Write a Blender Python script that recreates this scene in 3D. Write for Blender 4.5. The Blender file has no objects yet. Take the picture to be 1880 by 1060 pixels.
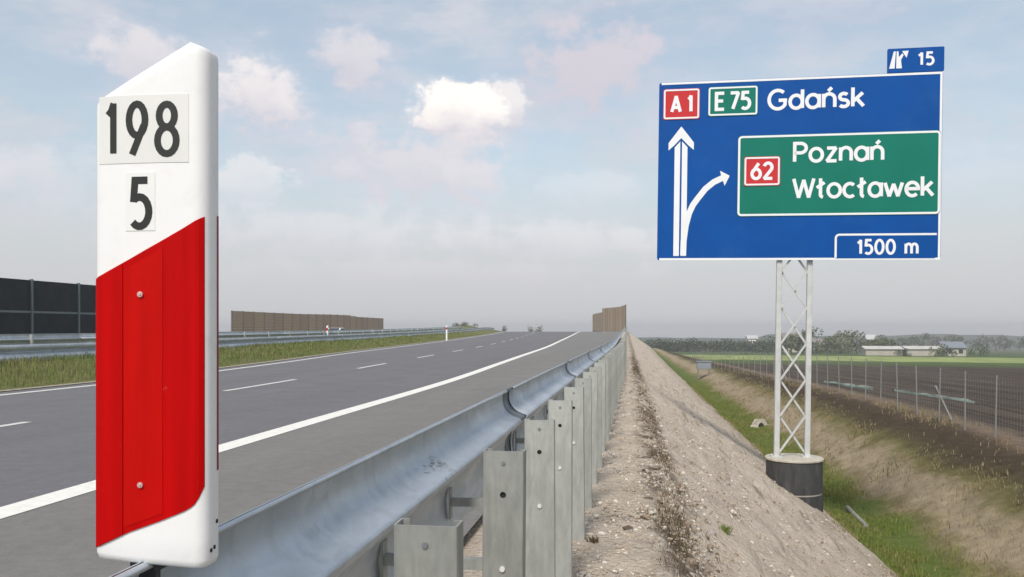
import bpy, math, random
import numpy as np
from mathutils import Vector, Matrix, noise as mnoise

S = bpy.context.scene
COL = S.collection
random.seed(7)
RNG = np.random.default_rng(11)

# ------------------------------------------------------------------ camera, sun, sky, exposure
YAW = math.atan(210 / 1578.0)
EYE = 1.25
cd = bpy.data.cameras.new('camera')
cam = bpy.data.objects.new('camera', cd)
COL.objects.link(cam)
cam.location = (0, 0, EYE)
cam.rotation_euler = (math.radians(90), 0, YAW)
cd.sensor_width = 36
cd.lens = 36 * 1578 / 1880
cd.shift_y = 73 / 1880
cd.clip_start = 0.05
cd.clip_end = 20000
S.camera = cam

SUN = Vector((-0.10, -0.68, 0.76)).normalized()
sl = bpy.data.lights.new('sun', 'SUN')
sl.energy = 1.8
sl.angle = math.radians(15)
sl.color = (1.0, 0.955, 0.89)
so = bpy.data.objects.new('sun', sl)
COL.objects.link(so)
so.rotation_euler = SUN.to_track_quat('Z', 'Y').to_euler()
so.location = (-30, -30, 60)

S.view_settings.view_transform = 'Standard'
S.view_settings.look = 'None'
S.view_settings.exposure = 0.72
S.view_settings.gamma = 1.0
S.view_settings.use_curve_mapping = False


class NT:
    """small helper to chain shader nodes"""
    def __init__(self, tree):
        self.t = tree
        self.n = tree.nodes
        self.l = tree.links

    def node(self, kind, **kw):
        x = self.n.new(kind)
        for k, v in kw.items():
            setattr(x, k, v)
        return x

    def put(self, sock, v):
        if isinstance(v, bpy.types.NodeSocket):
            self.l.new(v, sock)
        elif v is not None:
            sock.default_value = v

    def m(self, op, a, b=None, c=None, clamp=False):
        x = self.node('ShaderNodeMath', operation=op, use_clamp=clamp)
        self.put(x.inputs[0], a)
        self.put(x.inputs[1], b)
        self.put(x.inputs[2], c)
        return x.outputs[0]

    def rng(self, v, a, b, c=0.0, d=1.0, smooth=True):
        x = self.node('ShaderNodeMapRange', interpolation_type='SMOOTHSTEP' if smooth else 'LINEAR')
        self.put(x.inputs[0], v)
        for i, q in enumerate((a, b, c, d)):
            self.put(x.inputs[i + 1], q)
        return x.outputs[0]

    def mix(self, f, a, b, blend='MIX'):
        x = self.node('ShaderNodeMix', data_type='RGBA', blend_type=blend)
        self.put(x.inputs[0], f)
        self.put(x.inputs[6], a if isinstance(a, bpy.types.NodeSocket) else (*a, 1))
        self.put(x.inputs[7], b if isinstance(b, bpy.types.NodeSocket) else (*b, 1))
        return x.outputs[2]

    def noise(self, vec, scale, detail=4, rough=0.55, out=0, dist=0.0):
        x = self.node('ShaderNodeTexNoise')
        self.put(x.inputs['Vector'], vec)
        x.inputs['Scale'].default_value = scale
        x.inputs['Detail'].default_value = detail
        x.inputs['Roughness'].default_value = rough
        x.inputs['Distortion'].default_value = dist
        return x.outputs[out]

    def mapv(self, vec, scale=(1, 1, 1), loc=(0, 0, 0)):
        x = self.node('ShaderNodeMapping')
        self.put(x.inputs[0], vec)
        x.inputs['Scale'].default_value = scale
        x.inputs['Location'].default_value = loc
        return x.outputs[0]

    def ramp(self, f, stops):
        x = self.node('ShaderNodeValToRGB')
        e = x.color_ramp.elements
        while len(e) < len(stops):
            e.new(0.5)
        for i, (p, c) in enumerate(stops):
            e[i].position = p
            e[i].color = (*c, 1)
        self.put(x.inputs[0], f)
        return x.outputs[0]


# directions of the photograph's measured points (1880 x 1060), used to place clouds and far things
FW = np.array([-math.sin(YAW), math.cos(YAW), 0])
RT = np.array([math.cos(YAW), math.sin(YAW), 0])
UP = np.array([0, 0, 1.0])


def ray(px, py):
    return FW + RT * (px - 940) / 1578 + UP * (603 - py) / 1578


def at_y(px, py, Y):
    d = ray(px, py)
    p = np.array([0, 0, EYE]) + d * (Y / d[1])
    return Vector(p)


W = bpy.data.worlds.new('World')
S.world = W
W.use_nodes = True
W.node_tree.nodes.clear()
w = NT(W.node_tree)
tc = w.node('ShaderNodeTexCoord').outputs['Generated']
sx = w.node('ShaderNodeSeparateXYZ')
w.l.new(tc, sx.inputs[0])
az = w.m('ARCTAN2', sx.outputs[0], sx.outputs[1])
el = w.m('ARCSINE', sx.outputs[2])
sky = w.node('ShaderNodeTexSky', sky_type='NISHITA', sun_disc=False)
sky.sun_elevation = math.asin(SUN.z)
sky.sun_rotation = math.atan2(SUN.x, SUN.y)
sky.air_density = 1.0
sky.dust_density = 1.5
bg_sky = w.node('ShaderNodeBackground')
w.l.new(w.mix(1.0, sky.outputs[0], (1.0, 0.965, 0.83), 'MULTIPLY'), bg_sky.inputs[0])
bg_sky.inputs[1].default_value = 0.12
# thin broken stratus over the whole sky, thickening towards the horizon
nv = w.mapv(tc, (1, 1, 2.6))
n1 = w.noise(nv, 4.2, 6, 0.55)
n2 = w.noise(nv, 13.0, 5, 0.6)
n3 = w.noise(tc, 34.0, 6, 0.62)
strat = w.rng(w.m('ADD', w.m('MULTIPLY', n1, 0.75), w.m('MULTIPLY', n2, 0.25)), 0.38, 0.68, 0.36, 0.74)
hz = w.rng(el, 0.0, 0.36, 1.0, 0.0)
veil = w.m('MAXIMUM', strat, w.m('MULTIPLY', hz, 0.97), clamp=True)
veil = w.m('ADD', veil, w.m('MULTIPLY', w.m('MULTIPLY', w.m('SUBTRACT', 1.0, veil), strat), 0.5), clamp=True)
soft = w.rng(w.m('ADD', w.m('MULTIPLY', n1, 0.4), w.m('MULTIPLY', n2, 0.6)), 0.40, 0.62)
veil_col = w.mix(soft, (0.350, 0.385, 0.430), (0.440, 0.435, 0.462))
veil_col = w.mix(hz, veil_col, (0.372, 0.375, 0.392))
# cumulus puffs: (px, py, rx px, ry px, cover, whiteness, edge roughness)
PUFFS = [(846, 212, 86, 68, 1.0, 1.0, 0.66), (922, 205, 44, 58, 0.92, 0.72, 0.66), (800, 310, 220, 110, 0.9, 0.34, 0.9), (480, 175, 125, 105, 0.95, 0.66, 0.7),
         (640, 110, 105, 80, 0.9, 0.36, 0.7), (1085, 125, 175, 135, 0.98, 0.08, 0.8), (265, 110, 120, 95, 0.9, 0.45, 0.7), (880, 330, 110, 80, 0.8, 0.42, 0.9),
         (465, 338, 66, 50, 0.75, 0.75, 0.9), (1060, 345, 190, 34, 0.55, 0.6, 1.1), (700, 420, 330, 46, 0.45, 0.3, 1.1),
         (60, 330, 150, 80, 0.8, 0.4, 0.9), (690, 300, 230, 105, 0.85, 0.22, 0.9), (560, 425, 300, 60, 0.8, 0.32, 1.0), (1010, 440, 330, 50, 0.8, 0.34, 1.0), (300, 360, 190, 110, 0.75, 0.22, 0.9), (960, 250, 90, 70, 0.6, 0.25, 0.9), (780, 500, 420, 30, 0.5, 0.25, 1.1), (1560, 30, 190, 60, 0.6, 0.2, 0.9), (1420, 40, 160, 40, 0.35, 0.3, 1.0), (1780, 300, 120, 60, 0.5, 0.4, 1.0)]
# the same kind of puffs go on round the rest of the sky
pr = random.Random(4)
for i in range(16):
    a_ = math.radians(40 + i * 17.5 + pr.uniform(-5, 5))
    PUFFS.append(('dir', a_, pr.uniform(0.12, 0.5), pr.uniform(0.06, 0.13), pr.uniform(0.035, 0.07), 0.8, pr.uniform(0.2, 0.9), 0.8))
wob = w.m('SUBTRACT', w.m('ADD', w.m('MULTIPLY', n2, 0.5), w.m('MULTIPLY', n3, 0.5)), 0.5)
cov_all, white_all = None, None
for p in PUFFS:
    if p[0] == 'dir':
        a0, e0, ra, re, cov, wht, rough = p[1:]
    else:
        d = ray(p[0], p[1])
        d = d / np.linalg.norm(d)
        a0, e0 = math.atan2(d[0], d[1]), math.asin(d[2])
        ra, re = p[2] / 1578, p[3] / 1578
        cov, wht, rough = p[4:]
    da = w.m('SUBTRACT', az, a0)
    da = w.m('SUBTRACT', w.m('WRAP', da, math.pi, -math.pi), 0.0)
    u = w.m('MULTIPLY', da, 1 / ra)
    v = w.m('MULTIPLY', w.m('SUBTRACT', el, e0), 1 / re)
    r2 = w.m('SQRT', w.m('ADD', w.m('MULTIPLY', u, u), w.m('MULTIPLY', v, v)))
    q = w.m('ADD', w.m('SUBTRACT', 1.22, r2), w.m('MULTIPLY', wob, 3.6 * rough))
    c = w.rng(q, 0.0, 0.45 if wht > 0.7 else 0.95, 0.0, cov)
    c = w.m('MULTIPLY', c, w.rng(w.m('ADD', v, w.m('MULTIPLY', wob, 3.0)), -1.5, -0.25, 0.12, 1.0))
    # cloud tops are bright, their bases greyer
    top = w.rng(w.m('ADD', v, w.m('MULTIPLY', wob, 2.0)), -0.75, 0.55, 0.10, 1.0)
    wh = w.m('MULTIPLY', w.m('MULTIPLY', c, top), wht)
    cov_all = c if cov_all is None else w.m('MAXIMUM', cov_all, c)
    white_all = wh if white_all is None else w.m('MAXIMUM', white_all, wh)
col = w.mix(cov_all, veil_col, w.mix(white_all, (0.400, 0.382, 0.428), (0.68, 0.64, 0.605)))
bg_c = w.node('ShaderNodeBackground')
w.l.new(col, bg_c.inputs[0])
mx = w.node('ShaderNodeMixShader')
w.l.new(w.m('MAXIMUM', veil, cov_all), mx.inputs[0])
w.l.new(bg_sky.outputs[0], mx.inputs[1])
w.l.new(bg_c.outputs[0], mx.inputs[2])
wo = w.node('ShaderNodeOutputWorld')
w.l.new(mx.outputs[0], wo.inputs[0])


# ------------------------------------------------------------------ helpers
class MB:
    def __init__(self):
        self.v, self.f, self.mi = [], [], []

    def add(self, vs, fs, mi=0):
        o = len(self.v)
        self.v += [tuple(p) for p in vs]
        self.f += [tuple(i + o for i in q) for q in fs]
        self.mi += [mi] * len(fs)

    def box(self, a, b, mi=0):
        x0, y0, z0 = a
        x1, y1, z1 = b
        self.add([(x0, y0, z0), (x1, y0, z0), (x1, y1, z0), (x0, y1, z0), (x0, y0, z1), (x1, y0, z1), (x1, y1, z1), (x0, y1, z1)],
                 [(0, 3, 2, 1), (4, 5, 6, 7), (0, 1, 5, 4), (1, 2, 6, 5), (2, 3, 7, 6), (3, 0, 4, 7)], mi)

    def bar(self, p, q, rx, ry=None, n=4, up=(0, 1, 0), mi=0, r2=1.0, rot=None):
        """a bar from p to q with n sides"""
        ry = rx if ry is None else ry
        p, q = Vector(p), Vector(q)
        d = (q - p).normalized()
        u = Vector(up)
        if abs(d.dot(u)) > 0.95:
            u = Vector((1, 0, 0))
        s = d.cross(u).normalized()
        t = s.cross(d)
        off = (math.pi / n if n == 4 else 0) if rot is None else rot
        k = math.sqrt(2) if n == 4 else 1
        vs = []
        for c, g in ((p, 1), (q, r2)):
            for i in range(n):
                a = off + 2 * math.pi * i / n
                vs.append(c + s * (math.cos(a) * rx * k * g) + t * (math.sin(a) * ry * k * g))
        fs = [(i, (i + 1) % n, n + (i + 1) % n, n + i) for i in range(n)] + [tuple(range(n - 1, -1, -1)), tuple(range(n, 2 * n))]
        self.add(vs, fs, mi)

    def prism(self, pts, y0, y1, mi=0):
        """outline in x-z extruded along y"""
        n = len(pts)
        vs = [(x, y0, z) for x, z in pts] + [(x, y1, z) for x, z in pts]
        self.add(vs, [tuple(range(n)), tuple(range(2 * n - 1, n - 1, -1))] + [(i, i + n, (i + 1) % n + n, (i + 1) % n) for i in range(n)], mi)

    def xf(self, M):
        self.v = [tuple(M @ Vector(p)) for p in self.v]
        return self

    def mesh(self, name, mats, smooth=False):
        me = bpy.data.meshes.new(name)
        me.from_pydata(self.v, [], self.f)
        for m_ in (mats if isinstance(mats, (list, tuple)) else [mats]):
            me.materials.append(m_)
        if any(self.mi):
            me.polygons.foreach_set('material_index', self.mi)
        if smooth:
            me.polygons.foreach_set('use_smooth', [True] * len(self.f))
        me.update()
        return me

    def build(self, name, mats, parent=None, smooth=False, loc=None, label=None):
        o = bpy.data.objects.new(name, self.mesh(name, mats, smooth))
        COL.objects.link(o)
        if parent is not None:
            o.parent = parent
        if loc is not None:
            o.location = loc
        if label:
            o['label'] = label
        return o


def inst(name, me, parent=None, loc=None, rotz=0.0, scale=None):
    o = bpy.data.objects.new(name, me)
    COL.objects.link(o)
    if parent is not None:
        o.parent = parent
    if loc is not None:
        o.location = loc
    o.rotation_euler.z = rotz
    if scale is not None:
        o.scale = scale
    return o


def thing(name, label, cat, loc=(0, 0, 0), rotz=0.0, group=None):
    o = bpy.data.objects.new(name, None)
    COL.objects.link(o)
    o.location = loc
    o.rotation_euler.z = rotz
    o.empty_display_size = 0.2
    return tag(o, label, cat, group)


def tag(o, label, cat, group=None, kind=None):
    if label:
        o['label'] = label
    if cat:
        o['category'] = cat
    if group:
        o['group'] = group
    if kind:
        o['kind'] = kind
    return o


def copy_tree(o, parent=None):
    c = o.copy()
    COL.objects.link(c)
    c.parent = parent
    for ch in list(o.children):
        copy_tree(ch, c)
    return c


def bevel(o, width, seg=2, smooth=True):
    md = o.modifiers.new('bevel', 'BEVEL')
    md.width = width
    md.segments = seg
    md.limit_method = 'ANGLE'
    md.angle_limit = math.radians(35)
    if smooth:
        o.data.polygons.foreach_set('use_smooth', [True] * len(o.data.polygons))
        wn = o.modifiers.new('normals', 'WEIGHTED_NORMAL')
        wn.keep_sharp = True
    return o


def mat(name, colour, rough=0.6, metal=0.0, vary=0.0, vscale=8.0, bump=0.0, bscale=60.0, spec=0.5, dirt=None, stretch=(1, 1, 1), coat=0.0):
    m_ = bpy.data.materials.new(name)
    m_.use_nodes = True
    t = NT(m_.node_tree)
    b = t.n['Principled BSDF']
    b.inputs['Roughness'].default_value = rough
    b.inputs['Metallic'].default_value = metal
    b.inputs['Specular IOR Level'].default_value = spec
    if coat:
        b.inputs['Coat Weight'].default_value = coat
        b.inputs['Coat Roughness'].default_value = 0.15
    co = t.mapv(t.node('ShaderNodeTexCoord').outputs['Object'], stretch)
    c = None
    if vary:
        n = t.rng(t.noise(co, vscale, 5, 0.6), 0.3, 0.7, smooth=False)
        lo = tuple(max(0, q * (1 - vary)) for q in colour)
        hi = tuple(min(1, q * (1 + vary)) for q in colour)
        c = t.mix(n, lo, hi)
    if dirt:
        dc, amount, sc = dirt
        n = t.rng(t.noise(co, sc, 6, 0.65), 0.5, 0.78, 0, amount)
        c = t.mix(n, c if c is not None else colour, dc)
    if c is not None:
        t.l.new(c, b.inputs['Base Color'])
        t.l.new(t.rng(t.noise(co, vscale * 2.3, 4), 0.3, 0.7, max(0, rough - 0.1), min(1, rough + 0.1)), b.inputs['Roughness'])
    else:
        b.inputs['Base Color'].default_value = (*colour, 1)
    if bump:
        bp = t.node('ShaderNodeBump')
        bp.inputs['Strength'].default_value = bump
        bp.inputs['Distance'].default_value = 0.01
        t.l.new(t.noise(co, bscale, 5, 0.6), bp.inputs['Height'])
        t.l.new(bp.outputs[0], b.inputs['Normal'])
    return m_


# ------------------------------------------------------------------ course of the road
def interp(xs, ys):
    xs, ys = np.array(xs, float), np.array(ys, float)
    m = np.gradient(ys, xs)

    def f(q):
        q = np.asarray(q, float)
        i = np.clip(np.searchsorted(xs, q) - 1, 0, len(xs) - 2)
        h = xs[i + 1] - xs[i]
        t = np.clip((q - xs[i]) / h, 0, 1)
        return ((1 + 2 * t) * (1 - t) ** 2 * ys[i] + t * (1 - t) ** 2 * h * m[i] + t * t * (3 - 2 * t) * ys[i + 1] + t * t * (t - 1) * h * m[i + 1])
    return f


KN = [-40, 0, 10, 20, 30, 40, 55, 80, 105, 135, 170, 220, 300]
XE = interp(KN, [-4.2, -4.2, -4.18, -4.16, -4.45, -4.75, -5.15, -6.1, -6.95, -7.85, -9.0, -14.0, -27])     # solid edge line
XD = interp(KN, [-7.9, -7.9, -7.9, -8.0, -8.48, -8.95, -9.65, -11.1, -12.7, -14.6, -18.4, -25, -38])        # lane dashes
XL = interp(KN, [-11.65, -11.65, -11.65, -11.6, -12.4, -13.6, -14.9, -16.65, -18.4, -20.3, -23.6, -30, -43])  # left line
XG = interp([-40, 0, 12, 25, 40, 100, 165, 260], [-0.74, -0.74, -0.60, -0.45, -0.44, -0.42, -0.30, -2.0])       # guardrail line


def zp(Y):
    Y = np.asarray(Y, float)
    a = np.clip(Y - 40, 0, 100)
    b = np.clip(Y - 140, 0, 110)
    return 5e-5 * a * a + 0.010 * b - 0.00025 * b * b


def sstep(a, b, x):
    t = np.clip((x - a) / (b - a), 0, 1)
    return t * t * (3 - 2 * t)


DX = np.array([-1.2, 4.35, 4.7, 5.2, 5.9, 6.5, 7.1, 7.8, 8.5, 9.3, 10.2, 11.4, 13, 40])
DZ = np.array([-9, -9, -3.25, -3.5, -3.7, -3.72, -3.55, -3.12, -2.72, -2.42, -2.22, -2.05, -2.2, -2.25])


def far_level(X, Y):
    d = np.hypot(X, Y)
    return -2.25 - 0.018 * np.clip(d - 45, 0, 1000)


def ground_z(X, Y):
    X, Y = np.asarray(X, float), np.asarray(Y, float)
    zr = zp(Y)
    # right of the road: verge, embankment, ditch, bank, field
    s = X - 0.30 - 0.1 * np.sin(Y * 0.9) * 0.4
    emb = zr - 0.03 - np.where(s > 0, np.where(X < 4.35, s / 1.5, (4.05) / 1.5 + (X - 4.35) * 1.15), 0) * 1.0 - 0.05 * sstep(0.1, 0.5, X)
    dz = np.interp(X, DX, DZ) - np.where(X > 9, 0, 0) - 0.0 * Y
    fall = (far_level(X, Y) + 2.25)
    right = np.maximum(emb, dz + fall * sstep(4.5, 13, X))
    # left of the road: shoulder, grassy median, second carriageway, field
    dl = XL(Y) - X
    left = zr + np.interp(dl, [0.4, 1.2, 3.0, 7.6, 8.3, 20.5, 22, 34, 60], [-0.04, 0.06, 0.43, 0.45, -0.4, -0.4, 0.25, 0.1, -2.0])
    left = left + fall * sstep(60, 130, dl)
    mid = zr - 0.06
    z = np.where(X > -0.9, right, np.where(dl > 0.4, left, mid))
    k = sstep(235, 330, np.hypot(X * 0.5, Y))
    z = z * (1 - k) + far_level(X, Y) * k
    # behind the camera the same ground goes on
    return z


# ------------------------------------------------------------------ ground
def axis(spans):
    out = []
    for a, b, n in spans:
        out += list(np.linspace(a, b, n, endpoint=False))
    out.append(spans[-1][1])
    return np.array(out)


gx = axis([(-1950, -600, 6), (-600, -120, 8), (-120, -40, 12), (-40, -10, 30), (-10, -1.0, 6), (-1.0, 0.9, 38), (0.9, 4.3, 50), (4.3, 9.5, 48), (9.5, 13, 18),
           (13, 40, 14), (40, 200, 14), (200, 800, 10), (800, 1950, 5)])
gy = np.concatenate([np.linspace(-60, -2, 12, endpoint=False), np.linspace(-2, 3, 20, endpoint=False), 3 * np.exp(np.linspace(0, math.log(320 / 3), 330, endpoint=False)),
                     320 * np.exp(np.linspace(0, math.log(1950 / 320), 24))])
GXX, GYY = np.meshgrid(gx, gy)
GZ = ground_z(GXX, GYY)
fade = np.exp(-np.abs(GYY) / 60)
mask_soil = ((GXX > -0.95) & (GXX < 13) & (GYY < 200) & (GYY > -3))
idx = np.argwhere(mask_soil)
for i, j in idx:
    x, y = GXX[i, j], GYY[i, j]
    n = mnoise.fractal((x * 1.6, y * 1.1, 0), 0.9, 2.2, 3)
    n2_ = mnoise.noise((x * 8, y * 5, 3.1)) + .7 * mnoise.noise((x * 19, y * 12, 1.7))
    if x < 0.5:
        amp, fine = 0.018, 0.016
    elif x < 4.4:
        amp, fine = 0.050, 0.028
        n += 0.8 * mnoise.noise((x * 3.2, y * 0.35, 9.0))
    elif x < 7:
        amp, fine = 0.06, 0.02
    else:
        amp, fine = 0.11, 0.02
    # gentle wheel rut and clod line beside the embankment's shoulder
    GZ[i, j] += (n * amp + n2_ * fine) * min(1.0, (x + 0.95) * 3)
nx, ny = len(gx), len(gy)
gv = np.stack([GXX, GYY, GZ], -1).reshape(-1, 3)
ii = (np.arange(ny - 1)[:, None] * nx + np.arange(nx - 1)[None, :]).reshape(-1)
gf = np.stack([ii, ii + 1, ii + nx + 1, ii + nx], -1)
gme = bpy.data.meshes.new('ground')
gme.from_pydata(gv.tolist(), [], gf.tolist())
gme.polygons.foreach_set('use_smooth', [True] * len(gf))

gm = bpy.data.materials.new('earth_and_fields')
gm.use_nodes = True
g = NT(gm.node_tree)
gb = g.n['Principled BSDF']
gb.inputs['Roughness'].default_value = 0.95
gb.inputs['Specular IOR Level'].default_value = 0.12
co = g.node('ShaderNodeTexCoord').outputs['Object']
gs = g.node('ShaderNodeSeparateXYZ')
g.l.new(co, gs.inputs[0])
gX, gY = gs.outputs[0], gs.outputs[1]
wv = g.noise(co, 0.9, 5, 0.6)
wv2 = g.noise(co, 0.16, 3, 0.5)
xp = g.m('ADD', gX, g.m('ADD', g.m('MULTIPLY', g.m('SUBTRACT', wv, 0.5), 1.5), g.m('MULTIPLY', g.m('SUBTRACT', wv2, 0.5), 1.2)))
fac = g.m('MULTIPLY', g.m('ADD', xp, 20.0), 1 / 40.0)


def px_(x):
    return (x + 20) / 40


GREEN = (0.110, 0.145, 0.032)
zone = g.ramp(fac, [(px_(-12), (0.165, 0.165, 0.065)), (px_(-2), (0.16, 0.15, 0.07)), (px_(3.7), (0.16, 0.14, 0.075)), (px_(4.9), GREEN), (px_(6.6), (0.120, 0.160, 0.036)),
                    (px_(7.15), (0.24, 0.20, 0.10)), (px_(7.6), (0.37, 0.295, 0.20)), (px_(8.25), (0.33, 0.265, 0.175)), (px_(8.75), (0.17, 0.150, 0.060)), (px_(9.2), (0.090, 0.072, 0.038)), (px_(9.9), (0.066, 0.046, 0.028)),
                    (px_(10.7), (0.085, 0.062, 0.040)), (px_(11.3), (0.23, 0.165, 0.115)), (px_(12.4), (0.15, 0.115, 0.082)), (px_(13.2), (0.085, 0.062, 0.047))])
# mineral soil of verge and embankment
big = g.rng(g.noise(g.mapv(co, (2.2, 0.7, 2)), 1.2, 6, 0.65), 0.32, 0.7, smooth=False)
fine = g.rng(g.noise(co, 26, 6, 0.7), 0.32, 0.68, smooth=False)
vor = g.node('ShaderNodeTexVoronoi')
g.l.new(co, vor.inputs['Vector'])
vor.inputs['Scale'].default_value = 24
streak = g.rng(g.noise(g.mapv(co, (4.2, 0.30, 1)), 2.2, 6, 0.6), 0.50, 0.72)
soil = g.mix(big, (0.49, 0.405, 0.318), (0.68, 0.58, 0.475))
soil = g.mix(g.m('MULTIPLY', fine, 0.55), soil, (0.66, 0.58, 0.475))
soil = g.mix(g.rng(vor.outputs['Color'], 0.72, 0.95, 0, 0.5), soil, (0.64, 0.58, 0.50))
pit = g.rng(g.noise(co, 15, 5, 0.65), 0.56, 0.68, 0, 0.42)
soil = g.mix(pit, soil, (0.235, 0.175, 0.125))
soil = g.mix(g.m('MULTIPLY', g.m('MULTIPLY', streak, g.rng(gX, 0.4, 1.6)), 0.75), soil, (0.175, 0.140, 0.100))
soil = g.mix(g.m('MULTIPLY', g.rng(gX, 2.4, 4.0), 0.35), soil, (0.23, 0.19, 0.13))
clod = g.m('MULTIPLY', g.rng(g.m('ABSOLUTE', g.m('SUBTRACT', g.m('ADD', gX, g.m('MULTIPLY', g.m('SUBTRACT', wv, 0.5), 0.5)), 0.33)), 0.02, 0.30, 1, 0), g.rng(g.noise(g.mapv(co, (1.6, 0.8, 1)), 2.6, 6, 0.7), 0.42, 0.56))
soil = g.mix(g.m('MULTIPLY', clod, 0.9), soil, (0.105, 0.078, 0.05))
is_soil = g.m('MULTIPLY', g.rng(gX, -1.6, -1.3), g.rng(g.m('ADD', gX, g.m('MULTIPLY', g.m('SUBTRACT', wv, 0.5), 0.7)), 4.35, 4.75, 1, 0))
c = g.mix(is_soil, zone, soil)
# far fields in bands
yw = g.m('ADD', gY, g.m('ADD', g.m('MULTIPLY', gX, 0.10), g.m('MULTIPLY', g.m('SUBTRACT', wv2, 0.5), 8.0)))
ff = g.m('MULTIPLY', yw, 1 / 1000.0)
field = g.ramp(ff, [(0.0, (0.078, 0.058, 0.044)), (0.117, (0.072, 0.054, 0.042)), (0.123, (0.075, 0.105, 0.034)), (0.150, (0.085, 0.125, 0.035)), (0.156, (0.30, 0.35, 0.125)),
                    (0.215, (0.27, 0.32, 0.11)), (0.225, (0.07, 0.105, 0.035)), (0.40, (0.075, 0.105, 0.04)), (0.41, (0.15, 0.14, 0.075)), (0.55, (0.07, 0.10, 0.04)), (1.0, (0.06, 0.08, 0.04))])
furrow = g.rng(g.noise(g.mapv(co, (1.5, 0.05, 1)), 1.0, 5, 0.65), 0.35, 0.65, 0.62, 1.38)
field = g.mix(1.0, field, furrow, 'MULTIPLY')
is_field = g.m('MAXIMUM', g.rng(xp, 12.2, 13.6), g.rng(gY, 235, 260))
c = g.mix(is_field, c, field)
tint = g.rng(g.noise(co, 3.3, 6, 0.65), 0.3, 0.7, 0.72, 1.22, smooth=False)
c = g.mix(g.m('SUBTRACT', 1.0, g.m('MULTIPLY', is_soil, 0.55)), c, g.mix(1.0, c, tint, 'MULTIPLY'))
g.l.new(c, gb.inputs['Base Color'])
bp = g.node('ShaderNodeBump')
bp.inputs['Strength'].default_value = 1.0
bp.inputs['Distance'].default_value = 0.05
g.l.new(g.m('ADD', g.noise(co, 18, 7, 0.7), g.m('MULTIPLY', vor.outputs['Distance'], 0.5)), bp.inputs['Height'])
g.l.new(bp.outputs[0], gb.inputs['Normal'])
gme.materials.append(gm)
ground = bpy.data.objects.new('ground', gme)
COL.objects.link(ground)
tag(ground, None, None, kind='structure')


# ------------------------------------------------------------------ road sheets and paint
def asphalt(name, base, warm):
    m_ = bpy.data.materials.new(name)
    m_.use_nodes = True
    t = NT(m_.node_tree)
    b = t.n['Principled BSDF']
    b.inputs['Specular IOR Level'].default_value = 0.28
    co = t.node('ShaderNodeTexCoord').outputs['Object']
    big = t.rng(t.noise(t.mapv(co, (0.9, 0.07, 1)), 1.1, 5, 0.6), 0.3, 0.7, smooth=False)
    med = t.rng(t.noise(co, 1.3, 5, 0.6), 0.35, 0.7, smooth=False)
    agg = t.rng(t.noise(co, 95, 3, 0.7), 0.3, 0.7, smooth=False)
    c = t.mix(big, tuple(q * 0.76 for q in base), tuple(q * 1.22 for q in base))
    c = t.mix(t.m('MULTIPLY', med, 0.35), c, warm)
    c = t.mix(0.45, c, t.mix(agg, tuple(q * 0.5 for q in base), tuple(q * 1.7 for q in base)))
    mid = t.rng(t.noise(co, 9, 5, 0.75), 0.3, 0.7, smooth=False)
    c = t.mix(0.30, c, t.mix(mid, tuple(q * 0.55 for q in base), tuple(q * 1.5 for q in base)))
    cr = t.noise(t.mapv(co, (1, 0.12, 1)), 0.8, 3, 0.5)
    c = t.mix(t.rng(cr, 0.60, 0.75, 0, 0.25), c, tuple(q * 0.55 for q in base))
    t.l.new(c, b.inputs['Base Color'])
    t.l.new(t.rng(med, 0, 1, 0.68, 0.85), b.inputs['Roughness'])
    bp = t.node('ShaderNodeBump')
    bp.inputs['Strength'].default_value = 0.45
    bp.inputs['Distance'].default_value = 0.006
    t.l.new(t.noise(co, 110, 4, 0.7), bp.inputs['Height'])
    t.l.new(bp.outputs[0], b.inputs['Normal'])
    return m_


M_LANE = asphalt('lane_asphalt', (0.138, 0.133, 0.142), (0.165, 0.152, 0.142))
M_SHOULDER = asphalt('shoulder_asphalt', (0.176, 0.168, 0.158), (0.205, 0.192, 0.174))
M_PAINT = mat('road_paint', (0.80, 0.78, 0.72), 0.6, vary=0.06, vscale=12, dirt=((0.38, 0.36, 0.33), 0.55, 9), bump=0.2, bscale=90)
M_PAINT_OLD = mat('worn_road_paint', (0.62, 0.61, 0.58), 0.65, vary=0.1, vscale=5, dirt=((0.22, 0.21, 0.20), 0.7, 4), bump=0.2)

RY = np.concatenate([np.linspace(-40, 0, 12, endpoint=False), np.linspace(0, 60, 90, endpoint=False), np.linspace(60, 270, 90)])


def strip(fa, fb, ys, dz, cols=4, drop=True):
    mb = MB()
    vs = []
    for y in ys:
        a, b = float(fa(y)), float(fb(y))
        zz = float(zp(y)) + dz - 2.2 * float(sstep(238, 275, y))
        for k in range(cols + 1):
            vs.append((a + (b - a) * k / cols, y, zz))
    fs = []
    for i in range(len(ys) - 1):
        for k in range(cols):
            q = i * (cols + 1) + k
            fs.append((q, q + 1, q + cols + 2, q + cols + 1))
    mb.add(vs, fs)
    return mb


def edge_right(y):
    return XG(y) - 0.28


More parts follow.
